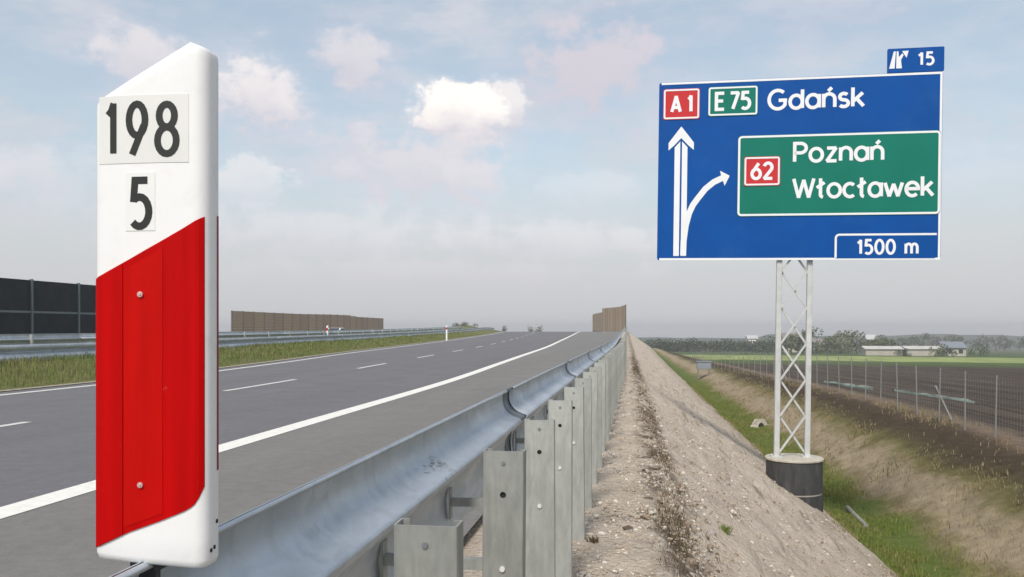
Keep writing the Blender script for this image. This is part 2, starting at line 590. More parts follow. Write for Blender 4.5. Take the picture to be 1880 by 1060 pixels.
o = strip(lambda y: XL(y) - 0.55, lambda y: XE(y), RY, 0.0).build('road', M_LANE)
tag(o, None, None, kind='structure')
o = strip(lambda y: XE(y), edge_right, RY, 0.0).build('hard_shoulder', M_SHOULDER)
tag(o, None, None, kind='structure')
o = strip(lambda y: XL(y) - 20.0, lambda y: XL(y) - 8.6, RY, -0.32).build('second_carriageway', M_LANE)
tag(o, None, None, kind='structure')
o = strip(lambda y: XE(y) - 0.135, lambda y: XE(y) + 0.135, RY, 0.004, 1).build('solid_edge_line', M_PAINT)
tag(o, None, None, kind='structure')
o = strip(lambda y: XL(y) - 0.10, lambda y: XL(y) + 0.10, RY, 0.004, 1).build('solid_left_line', M_PAINT_OLD)
tag(o, None, None, kind='structure')
for i in range(-3, 15):
    y0 = 16.2 + 9.6 * i
    if y0 < -12:
        continue
    ys = np.linspace(y0, y0 + 3.9, 5)
    o = strip(lambda y: XD(y) - 0.07, lambda y: XD(y) + 0.07, ys, 0.004, 1).build('lane_dash', M_PAINT_OLD)
    tag(o, None, None, kind='structure')
# pale trim line of gravel along the left tarmac edge
o = strip(lambda y: XL(y) - 1.0, lambda y: XL(y) - 0.55, RY, 0.015, 1).build('gravel_edge', mat('pale_gravel', (0.33, 0.29, 0.22), 0.95, vary=0.35, vscale=6, bump=0.6))
tag(o, None, None, kind='structure')

# ------------------------------------------------------------------ galvanised guardrail
M_GALV = bpy.data.materials.new('galvanised_steel')
M_GALV.use_nodes = True
t = NT(M_GALV.node_tree)
b = t.n['Principled BSDF']
co = t.node('ShaderNodeTexCoord').outputs['Object']
vo = t.node('ShaderNodeTexVoronoi')
t.l.new(t.mapv(co, (1, 0.5, 1)), vo.inputs['Vector'])
vo.inputs['Scale'].default_value = 24
cl = t.rng(t.noise(t.mapv(co, (1, 0.35, 1)), 5.0, 6, 0.6), 0.3, 0.7, smooth=False)
vg = t.node('ShaderNodeSeparateXYZ')
t.l.new(vo.outputs['Color'], vg.inputs[0])
c = t.mix(cl, (0.44, 0.49, 0.54), (0.64, 0.685, 0.73))
c = t.mix(t.m('MULTIPLY', vg.outputs[0], 0.32), c, (0.36, 0.39, 0.42))
run = t.rng(t.noise(t.mapv(co, (6, 6, 0.5)), 2.0, 5, 0.6), 0.52, 0.75, 0, 0.4)
c = t.mix(run, c, (0.30, 0.32, 0.33))
t.l.new(c, b.inputs['Base Color'])
b.inputs['Metallic'].default_value = 0.62
t.l.new(t.rng(cl, 0, 1, 0.52, 0.40), b.inputs['Roughness'])
bp = t.node('ShaderNodeBump')
bp.inputs['Strength'].default_value = 0.12
bp.inputs['Distance'].default_value = 0.01
t.l.new(t.noise(co, 20, 4), bp.inputs['Height'])
t.l.new(bp.outputs[0], b.inputs['Normal'])

M_POST = mat('weathered_zinc', (0.39, 0.40, 0.375), 0.58, 0.45, vary=0.22, vscale=7, dirt=((0.25, 0.25, 0.22), 0.6, 5), bump=0.15, bscale=25, stretch=(2, 2, 0.6))
t = NT(M_POST.node_tree)
b = t.n['Principled BSDF']
lk = b.inputs['Base Color'].links[0].from_socket
rv = t.rng(t.node('ShaderNodeObjectInfo').outputs['Random'], 0.0, 1.0, 0.80, 1.18, smooth=False)
t.l.new(t.mix(1.0, lk, rv, 'MULTIPLY'), b.inputs['Base Color'])
M_BOLT = mat('bolt_steel', (0.30, 0.31, 0.32), 0.45, 0.7, vary=0.2)
M_DARK = mat('hollow_shade', (0.02, 0.02, 0.02), 0.9)  # black that paints the shade inside holes and the culvert pipe
M_PALE = mat('pale_zinc_blob', (0.72, 0.72, 0.68), 0.6, 0.1)
M_SPLICE = mat('shaded_splice_steel', (0.15, 0.175, 0.19), 0.55, 0.5, vary=0.25, vscale=12)  # shade of the recess at the beam joints put into a darker colour

# W-shaped beam seen from its back: x towards the verge, z below the top edge
WP = [(0.012, -0.010), (0.007, 0.0), (0.0, 0.0), (-0.010, -0.010), (-0.016, -0.030), (-0.018, -0.060), (-0.012, -0.090), (0.000, -0.114), (0.018, -0.133), (0.040, -0.147),
      (0.064, -0.157), (0.082, -0.163), (0.091, -0.170), (0.091, -0.182), (0.082, -0.196), (0.060, -0.216), (0.034, -0.238), (0.012, -0.262), (-0.002, -0.292), (-0.008, -0.330), (-0.004, -0.380),
      (0.006, -0.430), (0.008, -0.460), (0.000, -0.478), (-0.008, -0.482)]


def wbeam(line, zf, y0, y1, off=0.0, flip=1, th=0.004, step=0.7):
    n = max(2, int(round((y1 - y0) / step)) + 1)
    ys = np.linspace(y0, y1, n)
    P = len(WP)
    vs, fs = [], []
    for y in ys:
        gx_, gz_ = float(line(y)), float(zf(y))
        for side in (0, 1):
            for x, z in WP:
                vs.append((gx_ + flip * (x + off - side * th), y, gz_ + (z if off == 0 else z * .97 - .004)))
    for i in range(n - 1):
        a, b2 = i * 2 * P, (i + 1) * 2 * P
        for k in range(P - 1):
            fs.append((a + k, b2 + k, b2 + k + 1, a + k + 1))
            fs.append((a + P + k, a + P + k + 1, b2 + P + k + 1, b2 + P + k))
        fs.append((a, a + P, b2 + P, b2))
        fs.append((a + P - 1, b2 + P - 1, b2 + 2 * P - 1, a + 2 * P - 1))
    for a in (0, (n - 1) * 2 * P):
        for k in range(P - 1):
            q = (a + k, a + k + 1, a + P + k + 1, a + P + k)
            fs.append(q if a == 0 else q[::-1])
    mb = MB()
    mb.add(vs, fs)
    return mb


def post_mesh():
    """C-shaped post: web towards oncoming traffic, flanges folded back, one bolt hole through the web"""
    mb = MB()
    w2, d, th, H = 0.059, 0.055, 0.0045, 1.15
    zc, r = -0.125, 0.0095
    ring = [(r * math.cos(a), zc + r * math.sin(a)) for a in [math.radians(22.5 + 45 * i) for i in range(8)]]
    sq = [(w2 - .006, zc + 0.02), (0.012, -0.004), (-0.012, -0.004), (-w2 + .006, zc + 0.02), (-w2 + .006, zc - 0.02), (-0.012, zc - 0.06), (0.012, zc - 0.06), (w2 - .006, zc - 0.02)]
    outer = [(w2 - .006, 0), (0, 0), (-w2 + .006, 0), (-w2 + .006, zc), (-w2 + .006, -H), (0, -H), (w2 - .006, -H), (w2 - .006, zc)]
    ordr = [0, 1, 2, 3, 4, 5, 6, 7]
    ring2 = [(r * math.cos(math.radians(45 + 45 * i)), zc + r * math.sin(math.radians(45 + 45 * i))) for i in range(8)]
    for y, s in ((0, 1), (th, -1)):
        vs = [(x, y, z) for x, z in outer] + [(x, y, z) for x, z in ring2]
        fs = []
        for i in ordr:
            q = (i, (i + 1) % 8, 8 + (i + 1) % 8, 8 + i)
            fs.append(q if s == 1 else q[::-1])
        mb.add(vs, fs)
    vs = [(x, 0, z) for x, z in ring2] + [(x, th, z) for x, z in ring2]
    mb.add(vs, [(i, (i + 1) % 8, 8 + (i + 1) % 8, 8 + i) for i in range(8)])
    mb.add([(w2 - .006, 0, 0), (-w2 + .006, 0, 0), (-w2 + .006, th, 0), (w2 - .006, th, 0)], [(0, 1, 2, 3)])
    for s in (-1, 1):
        # rounded fold, flange and inner lip
        pts = [(s * (w2 - .006), 0), (s * (w2 - .0015), .0015), (s * w2, .006), (s * w2, d), (s * (w2 - 0.018), d), (s * (w2 - 0.018), d - th), (s * (w2 - th), d - th), (s * (w2 - th), th + .002), (s * (w2 - .006), th)]
        n = len(pts)
        vs = [(x, y, 0) for x, y in pts] + [(x, y, -H) for x, y in pts]
        mb.add(vs, [(i, (i + 1) % n, n + (i + 1) % n, n + i) for i in range(n)] + [tuple(range(n))[::-1]])
    return mb


gr = thing('guardrail', 'galvanised steel guardrail on closely spaced posts running along the gravel verge', 'guardrail', (float(XG(1.5)) + 0.36, 1.5, 0))
G0 = Vector(gr.location)


def sub(o_):
    o_.location = Vector(o_.location) - G0
    return o_


TOPZ = lambda y: float(zp(y)) + 0.895
joints = [-7.9, -3.6, 0.7] + [4.95 + 4.3 * k for k in range(36)]
for a, b_ in zip(joints[:-1], joints[1:]):
    sub(wbeam(XG, TOPZ, a + 0.20, b_ - 0.06).build('rail', M_GALV, gr, smooth=True))
    if b_ < 155:
        sp = sub(wbeam(XG, TOPZ, b_ - 0.10, b_ + 0.24, off=-0.009).build('splice_plate', M_SPLICE, gr, smooth=True))
        for dz, dx in ((-0.055, -0.036), (-0.30, -0.03)) if b_ < 60 else ():
            for dy in (0.02, 0.13):
                bm_ = MB()
                x_ = float(XG(b_)) + dx
                bm_.bar((x_, b_ + dy, TOPZ(b_) + dz), (x_ + 0.022, b_ + dy, TOPZ(b_) + dz), 0.014, n=8)
                bm_.build('bolt', M_BOLT, sp).location = -G0
pm = post_mesh().mesh('post', M_POST)
hb = MB()
hb.bar((0, 0.0, -0.335), (0, -0.006, -0.335), 0.008, n=8)
hm = hb.mesh('bolt_head', M_PALE)
db = MB()
db.bar((0, 0.0, -0.034), (0, -0.0035, -0.034), 0.006, n=8)
dm = db.mesh('dent_shade', M_BOLT)  # small dark disc standing in for the shade of a faint dent
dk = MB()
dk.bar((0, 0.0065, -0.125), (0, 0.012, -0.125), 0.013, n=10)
dkm = dk.mesh('hole_shade', M_DARK)  # dark disc behind the web paints the shade inside the hole
sb = MB()
sb.box((-0.352, 0.010, -0.345), (-0.057, 0.042, -0.315))
sb.box((-0.360, 0.002, -0.395), (-0.353, 0.050, -0.275))
spm = sb.mesh('spacer', M_POST)
k = 0
y = 1.505 - 0.92 * 4
while y < 160:
    X_ = float(XG(y)) + 0.368
    p_ = inst('post', pm, gr, (X_ - G0.x, y - G0.y, TOPZ(y) + random.uniform(-.006, .005) - G0.z))
    p_.rotation_euler = (random.uniform(-.010, .010), random.uniform(-.009, .009), random.uniform(-.05, .05))
    if y < 60:
        s_ = inst('spacer', spm, p_)
    if y < 14:
        inst('bolt_head', hm, p_)
        inst('dent_shade', dm, p_)
        inst('hole_shade', dkm, p_)
    y += 0.92 if y < 12 else 0.95
    k += 1

# the scuffed patch on the nearest beam
sc_mb = MB()
for i in range(46):
    yy = 3.02 + random.gauss(0, 0.075)
    zz = 0.752 + random.gauss(0, 0.012)
    # follow the beam's back face
    dzv = 0.895 - zz
    xs_ = np.interp(dzv, [-q[1] for q in WP[5:13]], [q[0] for q in WP[5:13]])
    a = random.uniform(0, math.pi)
    L = random.uniform(0.006, 0.02)
    x_ = float(XG(yy)) + float(xs_) + 0.003
    dy, dz_ = math.cos(a) * L, math.sin(a) * L * 0.5
    wy, wz = -math.sin(a) * 0.0010, math.cos(a) * 0.0010
    sl_ = -1.35
    pts = [(dy + wy, dz_ + wz), (-dy + wy, -dz_ + wz), (-dy - wy, -dz_ - wz), (dy - wy, dz_ - wz)]
    sc_mb.add([(x_ + q[1] * sl_, yy + q[0], zz + q[1]) for q in pts], [(0, 1, 2, 3)])
tag(sub(sc_mb.build('scuff_mark', mat('scraped_grime', (0.22, 0.22, 0.21), 0.8, 0.2), gr)), None, None, kind='stuff')

# ------------------------------------------------------------------ lettering drawn from strokes
def arc(cx, cy, rx, ry, a0, a1, n=14):
    return [(cx + rx * math.cos(math.radians(a0 + (a1 - a0) * i / n)), cy + ry * math.sin(math.radians(a0 + (a1 - a0) * i / n))) for i in range(n + 1)]


GL = {
    '1': (.30, [[(0, .78), (.13, .86), (.22, 1.0), (.22, 0)]]), '2': (.54, [arc(.27, .73, .25, .27, 165, -35) + [(.02, 0), (.55, 0)]]),
    '5': (.52, [[(.46, 1), (.10, 1), (.06, .55)] + arc(.23, .32, .27, .32, 128, -135)]), '6': (.56, [arc(.28, .31, .27, .31, 0, 360, 20), [(.44, 1), (.05, .42)]]),
    '7': (.50, [[(0, 1), (.48, 1), (.14, 0)]]), '8': (.56, [arc(.28, .27, .27, .27, 0, 360, 20), arc(.28, .77, .22, .23, 0, 360, 20)]),
    '9': (.56, [arc(.28, .69, .27, .31, 0, 360, 20), [(.12, 0), (.51, .58)]]), '0': (.58, [arc(.29, .5, .27, .5, 0, 360, 24)]),
    'A': (.70, [[(0, 0), (.35, 1), (.70, 0)], [(.12, .28), (.58, .28)]]), 'E': (.48, [[(.48, 1), (0, 1), (0, 0), (.48, 0)], [(0, .52), (.42, .52)]]),
    'G': (.76, [arc(.40, .5, .40, .5, 48, 325, 20) + [(.74, .46), (.44, .46)]]), 'd': (.56, [arc(.28, .35, .28, .35, 0, 360, 20), [(.56, 1), (.56, 0)]]),
    'a': (.56, [arc(.28, .35, .28, .35, 0, 360, 20), [(.56, .72), (.56, 0)]]), 'n': (.50, [[(0, .72), (0, 0)], [(0, .36)] + arc(.25, .42, .25, .29, 170, 0) + [(.50, 0)]]),
    's': (.40, [arc(.20, .53, .18, .17, 35, 265) + arc(.20, .18, .20, .18, 85, -145)]), 'k': (.48, [[(0, 1), (0, 0)], [(.44, .71), (.03, .28)], [(.16, .42), (.48, 0)]]),
    'P': (.54, [[(0, 0), (0, 1), (.28, 1)] + arc(.28, .74, .27, .26, 90, -90) + [(0, .48)]]), 'o': (.58, [arc(.29, .35, .29, .35, 0, 360, 20)]),
    'z': (.46, [[(.02, .70), (.44, .70), (.02, 0), (.47, 0)]]), 'W': (.96, [[(0, 1), (.24, 0), (.48, .92), (.72, 0), (.96, 1)]]),
    'ł': (.34, [[(.15, 1), (.15, .14)] + arc(.29, .14, .14, .14, 180, 262, 5), [(-.03, .50), (.34, .78)]]), 'c': (.50, [arc(.28, .35, .28, .35, 48, 312, 16)]),
    'w': (.80, [[(0, .70), (.2, 0), (.40, .62), (.6, 0), (.80, .70)]]), 'e': (.58, [[(.02, .37)] + [(.56, .37)] + arc(.29, .35, .28, .35, 12, 315, 18)]),
    'm': (.80, [[(0, .72), (0, 0)], [(0, .38)] + arc(.20, .44, .20, .27, 170, 0, 8) + [(.40, 0)], [(.40, .38)] + arc(.60, .44, .20, .27, 170, 0, 8) + [(.80, 0)]]),
    ' ': (.34, []), '_': (.06, []),
}
GL['ń'] = (.50, GL['n'][1] + [[(.20, .86), (.36, 1.04)]])


def stroke(mb, pts, wd, z, fx):
    """a mitred band along pts; fx maps (u, v, height) to a point"""
    pts = [p for i, p in enumerate(pts) if i == 0 or math.dist(p, pts[i - 1]) > 1e-5]
    n = len(pts)
    closed = n > 3 and math.dist(pts[0], pts[-1]) < 1e-6
    if closed:
        pts = pts[:-1]
        n -= 1
    L, R = [], []
    for i in range(n):
        p = pts[i]
        a = pts[i - 1] if (i > 0 or closed) else None
        c_ = pts[(i + 1) % n] if (i < n - 1 or closed) else None
        d1 = Vector((p[0] - a[0], p[1] - a[1])).normalized() if a else None
        d2 = Vector((c_[0] - p[0], c_[1] - p[1])).normalized() if c_ else None
        d1 = d1 or d2
        d2 = d2 or d1
        n1_, n2v = Vector((-d1.y, d1.x)), Vector((-d2.y, d2.x))
        nn = (n1_ + n2v)
        nn = nn.normalized() if nn.length > 1e-3 else n1_
        k_ = min(2.2, 1 / max(0.3, nn.dot(n1_)))
        L.append((p[0] + nn.x * wd / 2 * k_, p[1] + nn.y * wd / 2 * k_))
        R.append((p[0] - nn.x * wd / 2 * k_, p[1] - nn.y * wd / 2 * k_))
    vs = [fx(x, y, z) for x, y in L] + [fx(x, y, z) for x, y in R]
    m_ = n if closed else n - 1
    mb.add(vs, [(i, n + i, n + (i + 1) % n, (i + 1) % n) for i in range(m_)])


def split_sharp(pts, wd):
    """cut a stroke where it turns back sharply; each piece ends a little past the corner"""
    pts = [p for i, p in enumerate(pts) if i == 0 or math.dist(p, pts[i - 1]) > 1e-5]
    out, cur = [], [pts[0]]
    for i in range(1, len(pts)):
        cur.append(pts[i])
        if i < len(pts) - 1:
            d1 = (Vector(pts[i]) - Vector(pts[i - 1])).normalized()
            d2 = (Vector(pts[i + 1]) - Vector(pts[i])).normalized()
            if d1.dot(d2) < -0.1:
                e = tuple(Vector(pts[i]) + d1 * wd * .12)
                cur[-1] = e
                out.append(cur)
                cur = [tuple(Vector(pts[i]) - d2 * wd * .12)]
    out.append(cur)
    return out


def text(s, u, v, h, width, wd=0.15, fx=None, z=0.004, gap=0.20, zs=0.0006):
    mb = MB()
    adv = sum(GL[c_][0] for c_ in s) + gap * (len(s) - 1)
    kx = (width / h - wd) / adv
    x = wd / 2
    q = 0
    for c_ in s:
        gw, st = GL[c_]
        for pts in st:
            pp = [(u + (x + px * kx) * h, v + (wd / 2 + py * (1 - wd)) * h) for px, py in pts]
            for piece in split_sharp(pp, wd * h):
                stroke(mb, piece, wd * h, z + zs * (q % 5), fx)
                q += 1
        x += (gw + gap) * kx
    return mb


# ------------------------------------------------------------------ big direction sign on its lattice mast
M_BLUE = mat('blue_sign_film', (0.001, 0.072, 0.31), 0.5, vary=0.10, vscale=0.7, spec=0.12, dirt=((0.018, 0.10, 0.33), 0.6, 1.0))
M_GREEN = mat('green_sign_film', (0.007, 0.175, 0.125), 0.5, vary=0.08, vscale=0.8, spec=0.12)
M_RED = mat('red_sign_film', (0.56, 0.035, 0.040), 0.5, vary=0.06, vscale=2, spec=0.15)
M_WHITE = mat('white_sign_film', (0.80, 0.82, 0.84), 0.45, vary=0.03, vscale=2)
M_BACK = mat('sign_aluminium', (0.45, 0.46, 0.47), 0.45, 0.6, vary=0.1)
M_MAST = mat('mast_zinc', (0.56, 0.57, 0.56), 0.5, 0.25, vary=0.12, vscale=5, dirt=((0.42, 0.43, 0.42), 0.4, 4))
U_ = Vector((0.99796, -0.06243, -0.01338))
V_ = Vector((0.01347, 0.00098, 0.99991))
N_ = U_.cross(V_)        # away from the viewer is -N_ ... kept as the board's own normal
if N_.y > 0:
    N_ = -N_
ORG = Vector((0.653, 18.80, 2.719))
FC = Vector((3.49, 18.66, -1.45))       # middle of the foundation's top
sg = thing('motorway_sign', 'large blue direction sign with green panel on a white lattice mast', 'road sign', FC)


def fx(u, v, z):
    return ORG + U_ * u + V_ * v + N_ * z - FC


def slab(mb, u0, v0, u1, v1, z0, z1, r=0.0, mi=0):
    """rounded plate lying in the sign's plane"""
    if r <= 0:
        pts = [(u0, v0), (u1, v0), (u1, v1), (u0, v1)]
    else:
        pts = arc(u0 + r, v0 + r, r, r, 180, 270, 4) + arc(u1 - r, v0 + r, r, r, 270, 360, 4) + arc(u1 - r, v1 - r, r, r, 0, 90, 4) + arc(u0 + r, v1 - r, r, r, 90, 180, 4)
    n = len(pts)
    vs = [fx(a, b_, z1) for a, b_ in pts] + [fx(a, b_, z0) for a, b_ in pts]
    mb.add(vs, [tuple(range(n)), tuple(range(2 * n - 1, n - 1, -1))] + [(i, n + i, n + (i + 1) % n, (i + 1) % n) for i in range(n)], mi)


def frame(u0, v0, u1, v1, wd, z, r):
    pts = arc(u0 + r, v0 + r, r, r, 180, 270, 5) + arc(u1 - r, v0 + r, r, r, 270, 360, 5) + arc(u1 - r, v1 - r, r, r, 0, 90, 5) + arc(u0 + r, v1 - r, r, r, 90, 180, 5)
    mb = MB()
    stroke(mb, pts + [pts[0]], wd, z, fx)
    return mb


W_S, H_S = 5.68, 3.825
mb = MB(); slab(mb, 0, 0, W_S, H_S, -0.05, 0.0, 0.05)
board = mb.build('board', M_BLUE, sg)
mb = MB()
stroke(mb, [(0.05, H_S - 0.028), (W_S - 0.03, H_S - 0.03), (W_S - 0.03, 0.02), (0.05, 0.02)], 0.045, 0.006, fx)
mb.build('border', M_WHITE, board)
mb = MB()
for v in (0.5, 1.6, 2.7, 3.5):
    slab(mb, 0.1, v - 0.06, W_S - 0.1, v + 0.06, -0.13, -0.051)
mb.build('back_rib', M_BACK, board)
# A 1 and E 75
def plate(u0, v0, u1, v1, m_, txt, tu, tv, th_, tw, label, parent, z=0.004, wd=.17, gap=.2):
    mb = MB(); slab(mb, u0, v0, u1, v1, z - 0.004, z + 0.008, 0.04)
    p_ = mb.build('route_plate', m_, parent, label=label)
    frame(u0 + .03, v0 + .03, u1 - .03, v1 - .03, 0.035, z + 0.013, 0.03).build('border', M_WHITE, p_)
    text(txt, tu, tv, th_, tw, wd, fx, z + 0.013, gap).build('lettering', M_WHITE, p_)
    return p_


plate(0.09, 3.02, 0.86, 3.68, M_RED, 'A 1', 0.24, 3.15, 0.40, 0.49, 'red route plate reading A 1', sg, gap=.16)
plate(1.03, 3.06, 2.06, 3.69, M_GREEN, 'E_75', 1.17, 3.17, 0.41, 0.76, 'green route plate reading E 75', sg, gap=.17)
text('Gdańsk', 2.25, 3.14, 0.46, 1.95, 0.155, fx, 0.005).build('lettering', M_WHITE, sg, label='white lettering Gdańsk')
# arrows
mb = MB()
mb2 = mb
def poly(mb, pts, z):
    mb.add([fx(a, b_, z) for a, b_ in pts], [tuple(range(len(pts)))])
poly(mb, [(.345, .09), (.462, .09), (.462, 2.55), (.345, 2.42)], .005)
poly(mb, [(.500, .09), (.615, .09), (.615, 2.42), (.500, 2.55)], .005)
poly(mb, [(.215, 2.36), (.345, 2.475), (.481, 2.62), (.481, 2.87), (.215, 2.52)], .0062)
poly(mb, [(.747, 2.36), (.747, 2.52), (.481, 2.87), (.481, 2.62), (.617, 2.475)], .0062)
mb.build('straight_arrow', M_WHITE, sg)
mb = MB()
stroke(mb, [(.553, .10), (.560, .42), (.60, .74), (.665, 1.0), (.745, 1.18), (.86, 1.34), (1.00, 1.52), (1.17, 1.66), (1.37, 1.755)], .125, .0074, fx)
poly(mb, [(1.50, 1.79), (1.30, 1.90), (1.335, 1.755), (1.40, 1.58)], .0086)
mb.build('exit_arrow', M_WHITE, sg)
# green panel
mb = MB(); slab(mb, 1.66, .92, 5.655, 2.63, 0.0, 0.012, 0.07)
gp = mb.build('green_panel', M_GREEN, sg)
frame(1.69, .95, 5.63, 2.60, .042, .0165, .06).build('border', M_WHITE, gp)
text('Poznań', 2.78, 2.02, .45, 1.80, .155, fx, .0165).build('lettering', M_WHITE, gp)
text('Włocławek', 2.77, 1.27, .46, 2.78, .15, fx, .0165, .17).build('lettering', M_WHITE, gp)
plate(1.79, 1.56, 2.53, 2.18, M_RED, '62', 1.92, 1.68, .39, .48, 'red route plate reading 62', sg, z=0.016, gap=.22)
# distance plate and exit number plate
mb = MB(); slab(mb, 3.63, .03, 5.60, .53, 0.0, 0.010, 0.05)
dp = mb.build('distance_plate', M_BLUE, sg)
mb = MB()
stroke(mb, [(3.655, .04)] + arc(3.725, .45, .07, .07, 180, 90, 5) + [(5.60, .52)], .042, .0145, fx)
mb.build('border', M_WHITE, dp)
text('1500 m', 4.06, .10, .33, 1.20, .16, fx, .0145, .22).build('lettering', M_WHITE, dp)
mb = MB(); slab(mb, 4.62, 3.835, 5.70, 4.33, -0.05, 0.0, 0.02)
xp_ = mb.build('exit_plate', M_BLUE, sg)
text('15', 5.19, 3.95, .29, .33, .17, fx, .005, .24).build('lettering', M_WHITE, xp_)
mb = MB()
poly(mb, [(4.65, 3.92), (4.755, 3.92), (4.775, 4.27), (4.735, 4.27)], .005)
poly(mb, [(4.785, 3.92), (4.895, 3.92), (4.875, 4.09), (4.925, 4.19), (4.90, 4.225), (4.835, 4.15), (4.825, 4.27), (4.79, 4.27)], .005)
poly(mb, [(4.895, 4.27), (5.02, 4.275), (4.98, 4.13)], .0062)
mb.build('exit_symbol', M_WHITE, xp_)
mb = MB()
for u in (4.85, 5.45):
    slab(mb, u - .03, 3.70, u + .03, 4.25, -.09, -.052)
mb.build('plate_bracket', M_BACK, xp_)
# mast: two square legs crossed by two layers of braces, carried up behind the board
def leg_line(px, k):
    return None
LG = []
for side, (bx, tx) in enumerate(((3.13, 3.19), (3.75, 3.81))):
    p0 = Vector((bx, 18.66, -1.45)) - FC
    p1 = Vector((tx + 0.075, 18.66, 6.2)) - FC + Vector((0, 0.16, 0))
    LG.append((p0, p1))
    mb = MB(); mb.bar(p0, p1, 0.055, 0.055, 4, up=(0, 1, 0))
    lo = bevel(mb.build('leg', M_MAST, sg), 0.012, 2)
    mb = MB(); mb.box((p0.x - .11, p0.y - .11, 0.0), (p0.x + .11, p0.y + .11, 0.022))
    for sx_ in (-.085, .085):
        for sy_ in (-.085, .085):
            mb.bar((p0.x + sx_, p0.y + sy_, .022), (p0.x + sx_, p0.y + sy_, .05), .014, n=6)
    mb.build('base_plate', M_MAST, lo)
cell = 0.76
z0 = 0.10
for i in range(9):
    za, zb = z0 + cell * i, z0 + cell * (i + 1)
    def on(l, z):
        p0, p1 = LG[l]
        return p0 + (p1 - p0) * (z / (p1.z - p0.z))
    fr, bk = Vector((0.03, -0.035, 0)), Vector((0.03, 0.035, 0))
    a_, b_ = on(0, za) + Vector((.05, -.032, 0)), on(1, zb) + Vector((-.05, -.032, 0))
    mb = MB(); mb.bar(a_, b_, 0.020, 0.018, 4, up=(0, 1, 0)); mb.build('brace', M_MAST, sg)
    a_, b_ = on(0, zb) + Vector((.05, .032, 0)), on(1, za) + Vector((-.05, .032, 0))
    mb = MB(); mb.bar(a_, b_, 0.020, 0.018, 4, up=(0, 1, 0)); mb.build('brace', M_MAST, sg)
# foundation of two tar-coated concrete rings
M_TAR = mat('tar_coated_concrete', (0.045, 0.046, 0.048), 0.75, vary=0.35, vscale=4, dirt=((0.14, 0.13, 0.12), 0.5, 3), bump=0.3, bscale=20, stretch=(2, 2, 0.5))
M_CONC = mat('bare_concrete', (0.47, 0.43, 0.36), 0.9, vary=0.2, vscale=6, dirt=((0.28, 0.25, 0.20), 0.5, 5), bump=0.4, bscale=40)
fd = thing('sign_foundation', 'dark round foundation ring under the lattice mast, sunk in the embankment', 'foundation', FC)
mb = MB()
def lathe(mb, prof, n=40, mi=0, cx=0, cy=0):
    o = len(mb.v)
    for r, z in prof:
        for i in range(n):
            a = 2 * math.pi * i / n
            mb.v.append((cx + r * math.cos(a), cy + r * math.sin(a), z))
    for j in range(len(prof) - 1):
        for i in range(n):
            mb.f.append((o + j * n + i, o + j * n + (i + 1) % n, o + (j + 1) * n + (i + 1) % n, o + (j + 1) * n + i)); mb.mi.append(mi)
    mb.f.append(tuple(o + i for i in range(n - 1, -1, -1))); mb.mi.append(mi)
    mb.f.append(tuple(o + (len(prof) - 1) * n + i for i in range(n))); mb.mi.append(mi)
lathe(mb, [(0.565, -0.70), (0.570, -0.69), (0.570, -0.062), (0.562, -0.05)])
mb.build('ring', M_TAR, fd)
mb = MB(); lathe(mb, [(0.565, -2.2), (0.572, -2.19), (0.572, -0.742), (0.565, -0.735)])
mb.build('ring', M_TAR, fd)
mb = MB(); lathe(mb, [(0.553, -0.735), (0.553, -0.70)])
mb.build('joint', M_CONC, fd)
mb = MB(); lathe(mb, [(0.58, -0.05), (0.592, -0.042), (0.592, -0.012), (0.58, 0.0)])
mb.build('cap', M_CONC, fd)

# ------------------------------------------------------------------ the white and red marker post on the guardrail
M_PLAST = mat('white_plastic', (0.83, 0.83, 0.825), 0.42, vary=0.02, vscale=6, dirt=((0.70, 0.69, 0.67), 0.4, 26), bump=0.03, bscale=90)
M_REFL = bpy.data.materials.new('red_reflector')
M_REFL.use_nodes = True
t = NT(M_REFL.node_tree)
b = t.n['Principled BSDF']
co = t.node('ShaderNodeTexCoord').outputs['Object']
n = t.rng(t.noise(t.mapv(co, (30, 30, 1.2)), 1.4, 4, 0.6), 0.3, 0.7, smooth=False)
c = t.mix(n, (0.38, 0.001, 0.001), (0.52, 0.0015, 0.002))
c = t.mix(t.rng(t.noise(co, 70, 3), 0.70, 0.80, 0, .5), c, (0.72, 0.10, 0.10))
t.l.new(c, b.inputs['Base Color'])
b.inputs['Roughness'].default_value = 0.5
b.inputs['Specular IOR Level'].default_value = 0.08
M_REFL2 = mat('orange_red_reflector', (0.49, 0.0025, 0.001), .5, vary=.10, vscale=14, spec=.1, stretch=(3, 3, .3))
M_INK = mat('black_numeral_film', (0.018, 0.020, 0.017), 0.5)
M_PLATE = mat('pale_number_film', (0.735, 0.735, 0.71), 0.5, vary=0.03, vscale=12)
DY = 1.22
mk = thing('marker_post', 'white marker post with red band and black numerals 198 and 5', 'marker post', (-0.72, DY, 0.895))
MK = Vector(mk.location)


def mp(px, py, dy=0.0):
    p = at_y(px, py, DY)
    return (p.x - MK.x, p.z - MK.z)


# horizontal section of the hollow body, from its left edge round the corner to the back
DEP = 0.048
xl = mp(175, 500)[0]
XR = at_y(403.5, 600, DY + DEP).x - MK.x
XC = XR - 0.020                             # where the corner begins to turn
sec = [(xl, 0.004), (xl + 0.004, 0.0)]
sec += [(xl + (XC - xl) * k / 10, 0.0 + 0.0035 * math.sin(math.pi * k / 10) * -1) for k in range(1, 11)]
rr = XR - XC
sec += [(XC + rr * math.sin(math.radians(a)), rr - rr * math.cos(math.radians(a))) for a in (18, 36, 54, 72, 90)]
sec += [(XR, DEP - 0.005), (XR - 0.0015, DEP - 0.0015), (XR - 0.008, DEP), (xl + 0.01, DEP * 0.55), (xl, 0.010)]
NSEC = len(sec)


